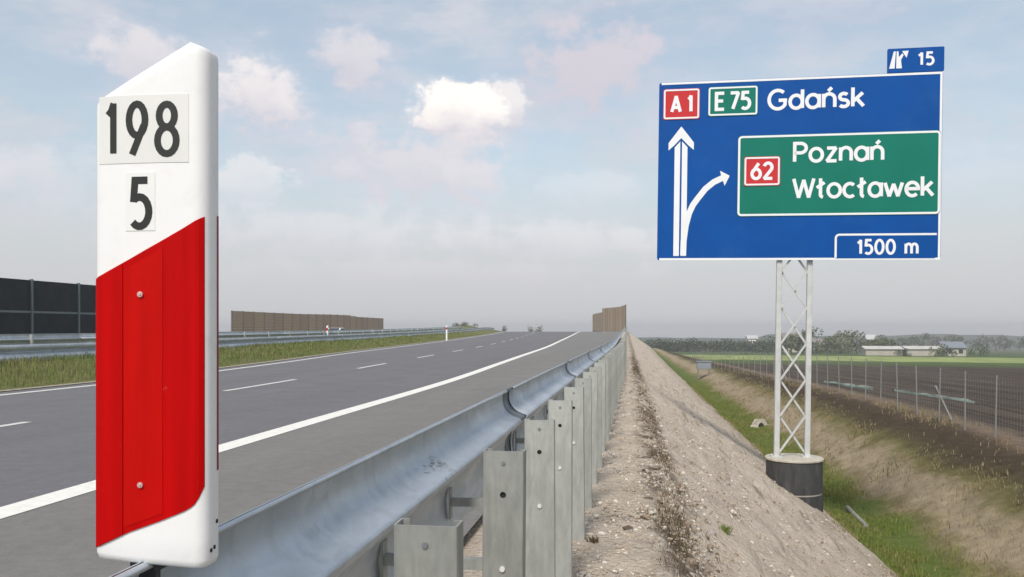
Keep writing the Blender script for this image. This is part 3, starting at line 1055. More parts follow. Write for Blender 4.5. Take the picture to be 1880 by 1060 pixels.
def top_z(x, y):
    """slanted cap rising to the right"""
    xa, za = mp(176, 183)
    xb, zb = mp(347, 79)
    s = (zb - za) / (xb - xa)
    q = x - xa
    z = za + s * q
    # rounded shoulder at the right
    cap_ = zb + 0.004
    return min(z, cap_ - max(0, (x - xb)) * 0.25) if z < cap_ else cap_ - max(0, x - xb) * 0.30


def bot_z(x, y):
    z1, z2 = mp(178, 1028)[1], mp(360, 1046)[1]
    xa, xb = mp(178, 1000)[0], mp(360, 1000)[0]
    return z1 + (z2 - z1) * (x - xa) / (xb - xa)


def ring_at(fz, k_in, z_off):
    cx, cy = (xl + XR) / 2, DEP * .45
    return [(cx + (x - cx) * (1 - k_in), cy + (y - cy) * (1 - k_in * 3), fz(x, y) + z_off) for x, y in sec]


rows = [ring_at(bot_z, 0.10, 0.0), ring_at(bot_z, 0.03, 0.003), ring_at(bot_z, 0.0, 0.012)]
zb_, zt_ = [bot_z(*q) + 0.012 for q in sec], [top_z(*q) - 0.018 for q in sec]
for k in range(1, 24):
    rows.append([(x, y, zb_[i] + (zt_[i] - zb_[i]) * k / 24) for i, (x, y) in enumerate(sec)])
rows += [ring_at(top_z, 0.0, -0.018), ring_at(top_z, 0.006, -0.008), ring_at(top_z, 0.03, -0.002), ring_at(top_z, 0.08, 0.0)]
mb = MB()
vs = [p for r in rows for p in r]
fs = [(j * NSEC + i, j * NSEC + (i + 1) % NSEC, (j + 1) * NSEC + (i + 1) % NSEC, (j + 1) * NSEC + i) for j in range(len(rows) - 1) for i in range(NSEC)]
fs += [tuple(range(NSEC - 1, -1, -1)), tuple(range((len(rows) - 1) * NSEC, len(rows) * NSEC))]
mb.add(vs, fs)
body = mb.build('body', M_PLAST, mk, smooth=True)


def skin(x):
    """front face of the body at x (its y), continuing round the corner"""
    return float(np.interp(x, [q[0] for q in sec[:17]], [q[1] for q in sec[:17]]))


# red band: follows the face in vertical strips
def band(mb, x0, x1, zlo, zhi, proud, n=18, sub_=1):
    vs, fs = [], []
    for i in range(n + 1):
        x = x0 + (x1 - x0) * i / n
        y = skin(x) - proud
        vs += [(x, y, zlo(x)), (x, y, zhi(x)), (x, y + proud + 0.001, zhi(x)), (x, y + proud + 0.001, zlo(x))]
    for i in range(n):
        a, b_ = i * 4, i * 4 + 4
        fs += [(a, b_, b_ + 1, a + 1), (a + 1, b_ + 1, b_ + 2, a + 2), (a + 3, b_ + 3, b_, a)]
    fs += [(0, 1, 2, 3), (n * 4 + 3, n * 4 + 2, n * 4 + 1, n * 4)]
    mb.add(vs, fs)


hx = [mp(px, 0)[0] for px in (175, 240, 300, 340, 378)]
hz_ = [mp(0, py)[1] for py in (514, 480, 447, 424, 400)]
lz_ = [mp(0, py)[1] for py in (1000, 968, 945, 928, 905)]
xe = XR - 0.004
zhi = lambda x: float(np.interp(x, hx, hz_))
def zlo(x):
    z = float(np.interp(x, hx, lz_))
    k_ = max(0.0, 1 - (xe - x) / 0.016)
    return z + 0.020 * k_ * k_
mb = MB(); band(mb, xl + 0.001, xe, zlo, zhi, 0.0022, 30)
rb = mb.build('reflector', M_REFL, mk, smooth=False)
# the inner raised strip of the reflector
zhi2 = lambda x: zhi(x) - 0.012
zlo2 = lambda x: zlo(x) + 0.010
mb = MB(); band(mb, xl + 0.0012, mp(229, 0)[0], lambda x: zlo(x) + .0008, lambda x: zhi(x) - .0008, 0.0034, 6)
mb.build('raised_strip', M_REFL, rb)
mb = MB(); band(mb, mp(231.5, 0)[0], mp(302, 0)[0], zlo2, zhi2, 0.0030, 6)
mb.build('raised_strip', M_REFL2, rb)
M_SCREW = mat('screw_steel', (0.72, 0.50, 0.48), 0.35, 0.5)
for py in (541, 889):
    x, z = mp(263, py)
    mb = MB(); mb.bar((x, skin(x) - 0.004, z), (x, skin(x) - 0.0062, z), 0.0044, n=14)
    mb.bar((x, skin(x) - 0.0062, z), (x, skin(x) - 0.0075, z), 0.0026, n=8, r2=.8)
    mb.build('screw', M_SCREW, rb)
# thin red edge of the reflector on the back
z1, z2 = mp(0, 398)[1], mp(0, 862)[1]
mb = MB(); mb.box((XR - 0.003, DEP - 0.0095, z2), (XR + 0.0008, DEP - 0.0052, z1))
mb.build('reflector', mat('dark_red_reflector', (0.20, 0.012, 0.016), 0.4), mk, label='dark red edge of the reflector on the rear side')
# number films and numerals


def fm(u, v, z):
    return Vector((u, skin(u) - z, v))


def film(px0, py0, px1, py1, z, m_, name, label=None):
    x0, za = mp(px0, py0)
    x1, zb = mp(px1, py1)
    mb = MB(); band(mb, x0, x1, lambda x: zb, lambda x: za, z, 8)
    return mb.build(name, m_, mk, label=label)


f1 = film(183, 179, 347, 298, 0.0008, M_PLATE, 'number_plate')
f2 = film(233, 318, 287, 424, 0.0008, mat('white_number_film', (0.80, 0.80, 0.78), 0.45, vary=.02), 'number_plate')


def digits(s, px0, py0, px1, py1, par, wd=0.165, gap=0.18):
    x0, za = mp(px0, py0)
    x1, zb = mp(px1, py1)
    text(s, x0, zb, za - zb, x1 - x0, wd, fm, 0.0012, gap, 0.00012).build('numeral', M_INK, par)


digits('1', 194, 187, 220, 289, f1, .125)
digits('9', 233, 187, 276, 291, f1, .125)
digits('8', 285, 187, 332, 289, f1, .125)
digits('5', 238, 326, 284, 423, f2, .14)
# dark discs painting the shade of little holes in the side near the foot, and the clamp on the rail
for (yy, py) in ((0.030, 1000), (0.038, 955), (0.020, 1003)):
    z = mp(0, py)[1]
    mb = MB(); mb.bar((XR - 0.001, yy, z), (XR + 0.0008, yy, z), 0.0034, n=10)
    mb.build('hole_shade', M_DARK, mk)
M_CLAMP = mat('dark_clamp_steel', (0.045, 0.045, 0.048), 0.5, 0.5, vary=.2)
cx0, cx1 = mp(232, 0)[0], mp(285, 0)[0]
zf_ = bot_z((cx0 + cx1) / 2, 0)
mb = MB()
mb.box((cx0, 0.010, zf_ - 0.012), (cx1, 0.036, zf_ + 0.006))
mb.box((cx0 + 0.004, 0.014, zf_ - 0.14), (cx1 - 0.004, 0.022, zf_ - 0.012))
mb.bar(((cx0 + cx1) / 2, 0.006, zf_ - 0.05), ((cx0 + cx1) / 2, 0.03, zf_ - 0.05), 0.007, n=8)
mb.build('clamp', M_CLAMP, mk)

# ------------------------------------------------------------------ rails, posts, barriers on the far side
def far_rail(off, ztop, y0, y1, label, flip):
    line = lambda y: XL(y) - off
    base = (float(line(y0)), y0, float(ground_z(line(y0), y0)))
    r = thing('guardrail', label, 'guardrail', base)
    B = Vector(base)
    tz = lambda y: float(zp(y)) + ztop
    y = y0
    L = 12.0
    while y < y1 - 1:
        o_ = wbeam(line, tz, y, min(y + L - 0.02, y1), flip=flip, step=4).build('rail', M_GALV, r, smooth=True)
        o_.location = -B
        y += L
    mbp = MB()
    mbp.box((-0.05, -0.03, -0.9), (0.05, 0.03, -0.02))
    pme = mbp.mesh('post', M_POST)
    y = y0 + 1
    while y < y1:
        inst('post', pme, r, (float(line(y)) - flip * 0.13 * -1 - B.x, y - B.y, tz(y) - B.z))
        y += 4
    return r


far_rail(3.3, 0.84, 4, 190, 'nearer grey guardrail in the grassy median behind the red and white post', -1)
far_rail(6.9, 1.07, 4, 200, 'farther grey guardrail of the median, standing just above the nearer one', 1)

# dark transparent noise barrier at the left
M_PANE = bpy.data.materials.new('dark_green_acrylic')
M_PANE.use_nodes = True
b = M_PANE.node_tree.nodes['Principled BSDF']
tt = NT(M_PANE.node_tree)
cc = tt.mix(tt.rng(tt.noise(tt.node('ShaderNodeTexCoord').outputs['Object'], 1.3, 4), .3, .7), (0.005, 0.010, 0.014), (0.012, 0.019, 0.024))
tt.l.new(cc, b.inputs['Base Color'])
b.inputs['Roughness'].default_value = 0.5
b.inputs['Specular IOR Level'].default_value = 0.12
M_FRAME = mat('barrier_frame_paint', (0.11, 0.15, 0.155), 0.5, 0.2, vary=.15)
nb = thing('noise_barrier', 'dark glazed noise barrier with grey grid at the far left edge', 'noise barrier', (-31.8, 14.5, 0.2))
B = Vector(nb.location)
Y0, NB, PT = 14.5, 12, 4.0
for i in range(NB + 1):
    y = Y0 + i * PT
    mb = MB(); mb.box((-31.86 - B.x, y - 0.05 - B.y, -0.2), (-31.70 - B.x, y + 0.05 - B.y, 3.70)); mb.build('post', M_FRAME, nb)
    if i < NB:
        for z0_, z1_ in ((0.35, 2.08), (2.18, 3.84)):
            mb = MB(); mb.box((-31.80 - B.x, y + 0.075 - B.y, z0_ - B.z), (-31.77 - B.x, y + PT - 0.075 - B.y, z1_ - B.z)); mb.build('pane', M_PANE, nb)
        mb = MB(); mb.box((-31.82 - B.x, y + 0.075 - B.y, 2.083 - B.z), (-31.74 - B.x, y + PT - 0.075 - B.y, 2.177 - B.z)); mb.build('crossbar', M_FRAME, nb)

# brown timber-look noise barriers
M_TIMB = [mat('brown_barrier_board_%s' % s, c_, 0.85, vary=.22, vscale=2.2, bump=.3, bscale=8, stretch=(.4, .4, 4)) for s, c_ in
          (('a', (0.33, 0.22, 0.14)), ('b', (0.30, 0.205, 0.13)), ('c', (0.35, 0.235, 0.145)))]
M_TAN = [mat('tan_barrier_board_%s' % s, c_, 0.85, vary=.18, vscale=2.2, bump=.3, bscale=8, stretch=(.4, .4, 4)) for s, c_ in
         (('a', (0.40, 0.285, 0.175)), ('b', (0.36, 0.26, 0.16)), ('c', (0.43, 0.31, 0.19)))]
M_TPOST = mat('barrier_post_steel', (0.14, 0.115, 0.09), 0.6, .2, vary=.2)


def timber_wall(name_label, p0, p1, hts, base_z, n, pts=None, tone=0):
    p0, p1 = Vector(p0), Vector(p1)
    ang = math.atan2(p1.y - p0.y, p1.x - p0.x)
    L = (p1 - p0).length
    r = thing('noise_barrier', name_label, 'noise barrier', (p0.x, p0.y, base_z), ang)
    w_ = L / n
    for i in range(n):
        h0 = float(np.interp(i * w_ / L, [q[0] for q in hts], [q[1] for q in hts])) - base_z
        h1 = float(np.interp((i + 1) * w_ / L, [q[0] for q in hts], [q[1] for q in hts])) - base_z
        hh = (h0 + h1) / 2
        mb = MB()
        nb_ = max(5, int(hh / 0.5))
        for k in range(nb_):
            z0_, z1_ = hh * k / nb_ + 0.007, hh * (k + 1) / nb_ - 0.007
            d_ = random.uniform(0, .03)
            mb.box((i * w_ + 0.08, -0.07 - d_, z0_), ((i + 1) * w_ - 0.08, 0.06, z1_))
        mb.build('panel', (M_TIMB if tone == 0 else M_TAN)[(i * 7 + tone) % 3], r)
    for i in range(n + 1):
        h0 = float(np.interp(i * w_ / L, [q[0] for q in hts], [q[1] for q in hts])) - base_z
        mb = MB(); mb.box((i * w_ - .075, -.12, -1.0), (i * w_ + .075, .10, h0 + .06)); mb.build('post', M_TPOST, r)
    return r


timber_wall('long brown noise barrier beyond the left carriageway, behind the median rails', (-67.2, 140, 0), (-63.6, 220, 0), [(0, 4.25), (.35, 4.15), (.55, 4.3), (.72, 4.3), (.74, 4.0), (1, 3.85)], 0.2, 20)
timber_wall('tall brown noise barrier at the end of the near guardrail', (-0.15, 170, 0), (-5.5, 203, 0), [(0, 5.85), (.18, 5.65), (.2, 5.6), (1, 5.9)], 0.5, 8, tone=1)
timber_wall('lower brown noise barrier just left of the tall one at the road crest', (-5.7, 206, 0), (-9.8, 255, 0), [(0, 5.0), (.5, 5.2), (1, 5.3)], 0.5, 10, tone=2)

# small white marker posts on the far side
def small_marker(px, py, Y, h, label):
    p = at_y(px, py, Y)
    z = float(ground_z(p.x, Y))
    r = thing('marker_post', label, 'marker post', (p.x, Y, z))
    zt = (603 - (py)) / 1578 * (Y * math.cos(YAW) - p.x * math.sin(YAW)) + EYE - z
    hh = max(h, zt)
    mb = MB(); mb.prism([(-.07, 0), (.07, 0), (.07, hh), (-.07, hh - .08)], -.04, .04); mb.build('body', M_PLAST, r)
    mb = MB(); mb.box((-.072, -.046, hh - .42), (.072, -.041, hh - .22)); mb.build('reflector', M_REFL, r)
    return r


small_marker(820, 597, 80, 1.0, 'small white marker post at the left road edge where the grass ends')
small_marker(601, 597, 62, 1.0, 'small white and red marker post behind the median guardrails, before the brown barrier')

# a white car on the other carriageway, its roof showing over the rails
M_CAR = mat('white_car_paint', (0.78, 0.79, 0.80), 0.25, coat=.5)
M_GLASS = mat('car_glass', (0.03, 0.04, 0.05), 0.1, spec=.6)
M_TYRE = mat('tyre_rubber', (0.02, 0.02, 0.02), 0.8)
Yc = 108.0
pc = at_y(617, 603, Yc)
zc_ = float(zp(Yc)) - 0.32
car = thing('parked_car', 'white car on the far carriageway, roof just showing over the median rails', 'car', (pc.x, Yc, zc_), 0.06)
mb = MB()
prof = [(-2.05, .35), (-2.05, .78), (-1.35, .92), (-.72, 1.38), (.75, 1.40), (1.55, .95), (2.0, .85), (2.05, .35)]
n = len(prof)
vs = [(-.82, y, z) for y, z in prof] + [(.82, y, z) for y, z in prof]
mb.add(vs, [tuple(range(n)), tuple(range(2 * n - 1, n - 1, -1))] + [(i, i + n, (i + 1) % n + n, (i + 1) % n) for i in range(n)])
bevel(mb.build('body', M_CAR, car), .06, 2)
for s in (-1, 1):
    mb = MB(); mb.add([(s * .824, -1.15, .95), (s * .824, -.68, 1.30), (s * .824, .68, 1.32), (s * .824, 1.32, .97)], [(0, 1, 2, 3)]); mb.build('window', M_GLASS, car)
    for yy in (-1.3, 1.3):
        mb = MB(); mb.bar((s * .70, yy, .32), (s * .86, yy, .32), .32, n=16); mb.build('wheel', M_TYRE, car)
mb = MB(); mb.add([(-.70, -1.27, .99), (.70, -1.27, .99), (.66, -.80, 1.345), (-.66, -.80, 1.345)], [(0, 1, 2, 3)])
mb.xf(Matrix.Translation((0, -.03, .02))); mb.build('windscreen', M_GLASS, car)

# ------------------------------------------------------------------ fence beside the field
FP = [(11.05, 20), (11.05, 50), (10.3, 70), (9.2, 95), (8.5, 120)]
fline = interp([p[1] for p in FP], [p[0] for p in FP])
M_FP = mat('fence_post_zinc', (0.27, 0.27, 0.255), 0.6, .3, vary=.15)
fz = float(ground_z(11.05, 24))
fe = thing('wire_fence', 'wire mesh fence on thin grey posts between brown bank and field', 'fence', (11.05, 24, fz))
B = Vector(fe.location)
fpm = MB(); fpm.bar((0, 0, -.3), (0, 0, 1.92), 0.024, n=8); fpm = fpm.mesh('post', M_FP)
ypost = []
y = 22.9
while y < 118:
    ypost.append(y)
    y += 2.42
for y in ypost:
    X_ = float(fline(y))
    o_ = inst('post', fpm, fe, (X_ - B.x, y - B.y, float(ground_z(X_, y)) - B.z))
    o_.rotation_euler = (random.uniform(-.02, .02), random.uniform(-.02, .02), 0)
for y in (33.3, 62.0):
    X_ = float(fline(y))
    z = float(ground_z(X_, y))
    mb = MB(); mb.bar((X_ - B.x, y - .35 - B.y, z + 1.25 - B.z), (X_ + .25 - B.x, y - 1.5 - B.y, z - .1 - B.z), .03, n=8); mb.build('strut', M_FP, fe)
mb = MB()
for y0_, y1_ in zip(ypost[:-1], ypost[1:]):
    xa, xb = float(fline(y0_)), float(fline(y1_))
    za, zb = float(ground_z(xa, y0_)), float(ground_z(xb, y1_))
    pa, pb = Vector((xa + .034, y0_, za)) - B, Vector((xb + .034, y1_, zb)) - B
    for h in (.06, .25, .5, .8, 1.1, 1.4, 1.65, 1.86):
        mb.bar(pa + Vector((0, 0, h)), pb + Vector((0, 0, h)), .0028, n=3)
    if y0_ < 70:
        for k in range(12):
            q = pa.lerp(pb, k / 12)
            mb.bar(q + Vector((0, 0, .05)), q + Vector((0, 0, 1.86)), .0026, n=3)
o_ = mb.build('wire_netting', M_FP, fe)
tag(o_, None, None, kind='stuff')

def ground_hit(px, py):
    d = ray(px, py)
    for t_ in np.linspace(3, 120, 6000):
        P_ = np.array([0, 0, EYE]) + d * t_
        if P_[2] < float(ground_z(P_[0], P_[1])):
            return Vector(P_)
    return None


# pale green netting lying in the field behind the fence
M_NET = mat('pale_green_netting', (0.21, 0.27, 0.235), 0.85, vary=.35, vscale=2, bump=.4)


def drape(pts, wd, label, hgt=0.18):
    mb = MB()
    vs = []
    n = len(pts)
    for i, (x, y) in enumerate(pts):
        for k in range(7):
            a = math.pi * k / 6
            ww = wd * random.uniform(.3, 1.2) * (0.35 if i in (0, n - 1) else 1)
            xx, yy = x + random.uniform(-.03, .03), y + math.cos(a) * ww
            vs.append((xx, yy, float(ground_z(x, y)) + math.sin(a) * hgt * (.35 + .9 * abs(math.sin(i * 1.9 + k * .4))) + .02))
    fs = [(i * 7 + k, i * 7 + k + 1, i * 7 + k + 8, i * 7 + k + 7) for i in range(n - 1) for k in range(6)]
    mb.add(vs, fs)
    o_ = mb.build('netting_sheet', M_NET, smooth=True)
    return tag(o_, label, 'netting', 'netting lying behind the fence')


def between(p, q, n, wob):
    a, b_ = ground_hit(*p), ground_hit(*q)
    return [(a.x + (b_.x - a.x) * k / (n - 1), a.y + (b_.y - a.y) * k / (n - 1) + wob * math.sin(k * 1.3)) for k in range(n)]


drape(between((1512, 704), (1600, 716), 9, .3), .8, 'pale green netting crumpled in the field just right of the lattice mast', .17)
drape(between((1640, 719), (1790, 741), 12, .25), .8, 'long green netting sheet behind the rightmost fence posts', .12)

# grey box on legs near the fence's far end
M_CAB = mat('grey_cabinet_paint', (0.23, 0.26, 0.30), 0.6, vary=.15)
p = ground_hit(1294, 692)
cz = float(ground_z(p.x, p.y))
cb = thing('field_cabinet', 'small grey box on legs beside the far end of the ditch', 'cabinet', (p.x, p.y, cz))
mb = MB(); mb.box((-.75, -.4, .75), (.55, .4, 1.45)); bevel(mb.build('box', M_CAB, cb), .03)
mb = MB(); mb.box((-.82, -.47, 1.452), (.62, .47, 1.52)); mb.build('lid', M_CAB, cb)
for sx_ in (-.62, .42):
    for sy_ in (-.3, .3):
        mb = MB(); mb.box((sx_ - .04, sy_ - .04, -.2), (sx_ + .04, sy_ + .04, .748)); mb.build('leg', M_FP, cb)

# culvert mouth in the ditch bank
p = at_y(1345, 722, 44)
Xc_, Yc_ = 6.6, 44.0
CVS = 0.55
cv = thing('culvert_outlet', 'pale concrete culvert outlet with dark pipe mouth in the ditch bank', 'culvert', (Xc_, Yc_, float(ground_z(Xc_, Yc_)) - .10), .5)
cv.scale = (CVS, CVS, CVS)
mb = MB()
mb.prism([(-.75, -.3), (.75, -.3), (.75, .55), (.45, .95), (-.45, .95), (-.75, .55)], .0, .22)
mb.build('headwall', M_CONC, cv)
mb = MB(); mb.bar((0, -.12, .35), (0, .0, .35), .36, n=24); mb.build('pipe', M_CONC, cv)
mb = MB(); mb.bar((0, -.125, .35), (0, -.05, .35), .28, n=24); mb.build('mouth_shade', M_DARK, cv)  # dark disc on the solid pipe end paints the shade within
mb = MB(); mb.prism([(-.95, -.3), (-.77, -.3), (-.77, .5), (-.95, .3)], -.7, .2); mb.build('wing_wall', M_CONC, cv)
mb = MB(); mb.prism([(.77, -.3), (.95, -.3), (.95, .3), (.77, .5)], -.7, .2); mb.build('wing_wall', M_CONC, cv)

# pale pipe lying in the ditch grass
a_, b_ = ground_hit(1556, 938), ground_hit(1590, 972)
if a_ and b_:
    mb = MB()
    n = 10
    for k in range(n):
        q0, q1 = a_.lerp(b_, k / n), a_.lerp(b_, (k + 1) / n)
        q0.z = float(ground_z(q0.x, q0.y)) + .09
        q1.z = float(ground_z(q1.x, q1.y)) + .09
        mb.bar(q0 - a_, q1 - a_, .055, n=10)
    o_ = mb.build('drain_pipe', mat('pale_pipe_plastic', (0.26, 0.26, 0.22), .8, vary=.35), loc=a_)
    tag(o_, 'pale pipe lying in the green ditch right of the foundation', 'pipe')

# ------------------------------------------------------------------ trees, bushes, buildings and hills far off
M_LEAF = {k: mat('leaves_' + k, c_, .8, vary=.35, vscale=.8, spec=.2) for k, c_ in
          dict(dark=(0.060, 0.080, 0.040), mid=(0.090, 0.118, 0.050), pale=(0.150, 0.165, 0.085), bare=(0.120, 0.110, 0.090)).items()}
M_BARK = mat('bark', (0.09, 0.075, 0.06), .9, vary=.3)


def crown_mesh(kind, seed, n=420, spread=.5, tall=1.0):
    r_ = random.Random(seed)
    mb = MB()
    blobs = [(r_.uniform(-spread, spread) * .7, r_.uniform(-spread, spread) * .7, r_.uniform(.32, .86) * tall, r_.uniform(.16, .30)) for _ in range(9)]
    for i in range(n):
        bx, by, bz, br = r_.choice(blobs)
        d = Vector((r_.gauss(0, 1), r_.gauss(0, 1), r_.gauss(0, .85))).normalized() * br * (r_.random() ** .35)
        c_ = Vector((bx, by, bz)) + d
        s = r_.uniform(.025, .06)
        a = Vector((r_.gauss(0, 1), r_.gauss(0, 1), r_.gauss(0, 1))).normalized()
        b_ = a.orthogonal().normalized()
        e = a.cross(b_)
        mb.add([c_ + b_ * s, c_ + e * s * .7, c_ - b_ * s, c_ - e * s * .8], [(0, 1, 2, 3)])
    return mb.mesh('crown', M_LEAF[kind])


def trunk_mesh(seed):
    r_ = random.Random(seed)
    mb = MB()
    mb.bar((0, 0, -.05), (.01, 0, .45), .035, n=7, r2=.65)
    for k in range(6):
        a = r_.uniform(0, 6.28)
        z = r_.uniform(.2, .45)
        mb.bar((0, 0, z), (math.cos(a) * .25, math.sin(a) * .25, z + r_.uniform(.18, .35)), .014, n=5, r2=.4)
    return mb.mesh('trunk', M_BARK)


CR = {k: [crown_mesh(k, i * 10 + j, 520 if k != 'bare' else 260, .5) for i in range(3)] for j, k in enumerate(M_LEAF)}
BUSH = {k: [crown_mesh(k, 50 + i * 10 + j, 380, .75, .75) for i in range(2)] for j, k in enumerate(M_LEAF)}
TR = [trunk_mesh(i) for i in range(3)]


def far_xy(px, Y):
    d = ray(px, 603)
    return d[0] * Y / d[1], Y


def tree(px, Y, h, kind, label, wide=1.0, bush=False, name='tree', cat='tree', group=None, zoff=0):
    X_, Y_ = far_xy(px, Y)
    r = thing(name, label, cat, (X_, Y_, float(ground_z(X_, Y_)) + zoff), random.uniform(0, 6), group)
    k = random.randrange(3)
    if bush:
        inst('crown', random.choice(BUSH[kind]), r, (0, 0, -.15 * h), 0, (h * wide, h * wide, h * 1.15))
        inst('trunk', TR[k], r, None, 0, (h, h, h * .7))
    else:
        inst('crown', CR[kind][k], r, (0, 0, 0), 0, (h * wide, h * wide, h))
        inst('trunk', TR[k], r, None, 0, (h, h, h))
    return r


GRP = 'trees along the far edge of the fields'
LAB = {'dark': 'dark evergreen in the far belt beyond the pale green field', 'mid': 'green tree in the far belt beyond the field',
       'pale': 'pale spring tree among the farm buildings on the right', 'bare': 'grey bare tree on the far skyline'}
rt = random.Random(21)
# dark belt left of the mast
ORD = 'first second third fourth fifth sixth seventh eighth ninth tenth eleventh twelfth thirteenth fourteenth fifteenth sixteenth seventeenth eighteenth nineteenth twentieth twenty-first twenty-second twenty-third twenty-fourth'.split()
for i in range(24):
    px = 1178 + i * 10.6 + rt.uniform(-3, 3)
    tree(px, rt.uniform(300, 345), rt.uniform(4.6, 6.4), 'dark', ORD[i] + ' tree from the left in the low dark belt beyond the pale green field', 1.5, True, group='dark tree belt left of the mast')
for i in range(16):
    px = 1430 + i * 13 + rt.uniform(-5, 5)
    kd = rt.choice(['mid', 'pale', 'pale'])
    tree(px, rt.uniform(255, 300), rt.uniform(4.5, 7.5), kd, ORD[i] + (' tree from the left in the clump right of the mast, greener' if kd == 'mid' else ' tree from the left in the clump right of the mast, pale green'), 1.35, rt.random() < .5, group='spring trees right of the mast')
for i in range(16):
    px = 1600 + i * 19 + rt.uniform(-6, 6)
    kd = rt.choice(['mid', 'dark', 'bare'])
    tree(px, rt.uniform(430, 560), rt.uniform(6, 9), kd, ORD[i] + ' from the left of the far trees behind the white farm buildings, ' + {'mid': 'green', 'dark': 'dark', 'bare': 'grey and bare'}[kd], 1.2, group='trees behind the white farm buildings')
for px, Y, h, kd, lb in ((1652, 232, 2.6, 'dark', 'dark bush between the two long white buildings'), (1668, 205, 1.4, 'dark', 'small black-green shrub in front of the long white buildings'),
                         (1722, 215, 3.2, 'pale', 'pale green bush at the right end of the white buildings'), (1738, 225, 4.0, 'dark', 'dark bush before the blue roofed house'),
                         (1800, 240, 4.2, 'mid', 'green bush at the far right beyond the fence'), (1590, 236, 2.2, 'mid', 'low green bush left of the long white buildings')):
    tree(px, Y, h, kd, lb, 1.0, True, 'bush', 'bush')
for px, Y, h, kd, lb in ((925, 262, 3.8, 'bare', 'leftmost thin grey tree over the road crest'), (975, 275, 3.2, 'bare', 'second thin grey tree over the road crest'), (990, 290, 3.4, 'bare', 'third thin grey tree over the road crest')):
    X_, Y_ = far_xy(px, Y)
    tree(px, Y, 1.25 + h * .55 * Y / 400 - float(ground_z(X_, Y_)), kd, lb, .45)

# hazy hills closing the view
M_HILL = mat('far_woods', (0.055, 0.072, 0.045), .95, vary=.45, vscale=.02, spec=.1)
mb = MB()
nn_ = 150
vs = []
for i in range(nn_ + 1):
    az_ = math.radians(-75 + 150 * i / nn_)
    for k, (dr, hf) in enumerate(((0, 0), (60, .55), (130, 1.0), (260, .9), (600, 0))):
        d_ = 900 + dr + 90 * math.sin(i * .13)
        h = 14.0 + 4.0 * mnoise.fractal((i * .09, 0.3, 0), 1, 2, 4) + 2.2 * mnoise.noise((i * .9, k * 2.2, 1))
        if -8 < math.degrees(az_) < 9:
            h *= .6
        vs.append((math.sin(az_) * d_, math.cos(az_) * d_, -19.2 + h * hf))
mb.add(vs, [(i * 5 + k, (i + 1) * 5 + k, (i + 1) * 5 + k + 1, i * 5 + k + 1) for i in range(nn_) for k in range(4)])
o_ = mb.build('hills', M_HILL, smooth=True)
tag(o_, None, None, kind='structure')

# buildings
M_WALL = mat('white_render', (0.72, 0.70, 0.66), .8, vary=.06, vscale=.6)
M_BEIGE = mat('beige_render', (0.50, 0.44, 0.34), .8, vary=.08, vscale=.6)
M_FARM = mat('farm_render', (0.46, 0.42, 0.36), .85, vary=.1, vscale=.5)
M_ROOFF = mat('pale_farm_roof', (0.52, 0.50, 0.46), .7, vary=.12, vscale=.5)
M_ROOFP = mat('pale_metal_roof', (0.52, 0.52, 0.51), .5, vary=.05)
M_ROOFB = mat('blue_grey_roof', (0.20, 0.22, 0.25), .6, vary=.1)
M_ROOFR = mat('grey_brown_roof', (0.22, 0.18, 0.16), .7, vary=.1)


def house(px, Y, w_, d_, h, rh, mw, mr, label, name='house', cat='house', rot=0.0, nwin=4, zoff=0.0):
    X_, Y_ = far_xy(px, Y)
    r = thing(name, label, cat, (X_, Y_, float(ground_z(X_, Y_)) + zoff), rot)
    mb = MB(); mb.box((-w_ / 2, -d_ / 2, -1.5), (w_ / 2, d_ / 2, h))
    for s in (-1, 1):
        xx = s * w_ / 2
        mb.add([(xx, -d_ / 2, h), (xx, d_ / 2, h), (xx, 0, h + rh)], [(0, 1, 2)])
    wall = mb.build('wall', mw, r)
    mb = MB()
    e = .35
    for s in (-1, 1):
        a_, b_ = Vector((0, s * (d_ / 2 + e), h - rh * e / (d_ / 2))), Vector((0, 0, h + rh))
        n_ = Vector((0, s * rh, d_ / 2)).normalized() * .15
        mb.add([(-w_ / 2 - e, a_.y, a_.z + .01), (w_ / 2 + e, a_.y, a_.z + .01), (w_ / 2 + e, 0, b_.z + .01), (-w_ / 2 - e, 0, b_.z + .01),
                (-w_ / 2 - e, a_.y + n_.y, a_.z + n_.z), (w_ / 2 + e, a_.y + n_.y, a_.z + n_.z), (w_ / 2 + e, 0, b_.z + .16), (-w_ / 2 - e, 0, b_.z + .16)],
               [(0, 1, 2, 3), (4, 5, 6, 7), (0, 1, 5, 4), (1, 2, 6, 5), (2, 3, 7, 6), (3, 0, 4, 7)])
    mb.build('roof', mr, r)
    for k in range(nwin):
        x = -w_ / 2 + w_ * (k + .5) / nwin
        mb = MB(); mb.box((x - .5, -d_ / 2 - .04, h * .35), (x + .5, -d_ / 2 - .003, h * .35 + 1.0)); mb.build('window', M_GLASS, r)
    return r


house(1617, 235, 9.0, 6, 1.7, .6, M_FARM, M_ROOFF, 'long low white farm building left of the dark bush', 'farm_building', 'farm building', nwin=0)
house(1690, 235, 8.6, 6, 1.8, .6, M_FARM, M_ROOFF, 'long low white farm building right of the dark bush', 'farm_building', 'farm building', nwin=0)
house(1597, 420, 4.2, 7, 4.2, 2.0, M_BEIGE, M_ROOFP, 'house with bright white roof above the long farm building', nwin=2, zoff=1.2)
house(1745, 235, 5, 7, 2.2, 1.4, M_FARM, M_ROOFB, 'white house with blue grey roof at the right edge', nwin=2)
house(1380, 420, 4.4, 7, 3.4, 1.4, M_WALL, M_ROOFP, 'small white house over the dark tree belt left of the mast', nwin=2, zoff=2.0)
house(1455, 310, 7, 6, 4.4, 2.2, M_BEIGE, M_ROOFR, 'beige house seen through the lattice mast', nwin=2)
house(1500, 520, 14, 8, 4.0, 2.0, M_WALL, M_ROOFR, 'distant white house on the skyline right of the mast', nwin=3)

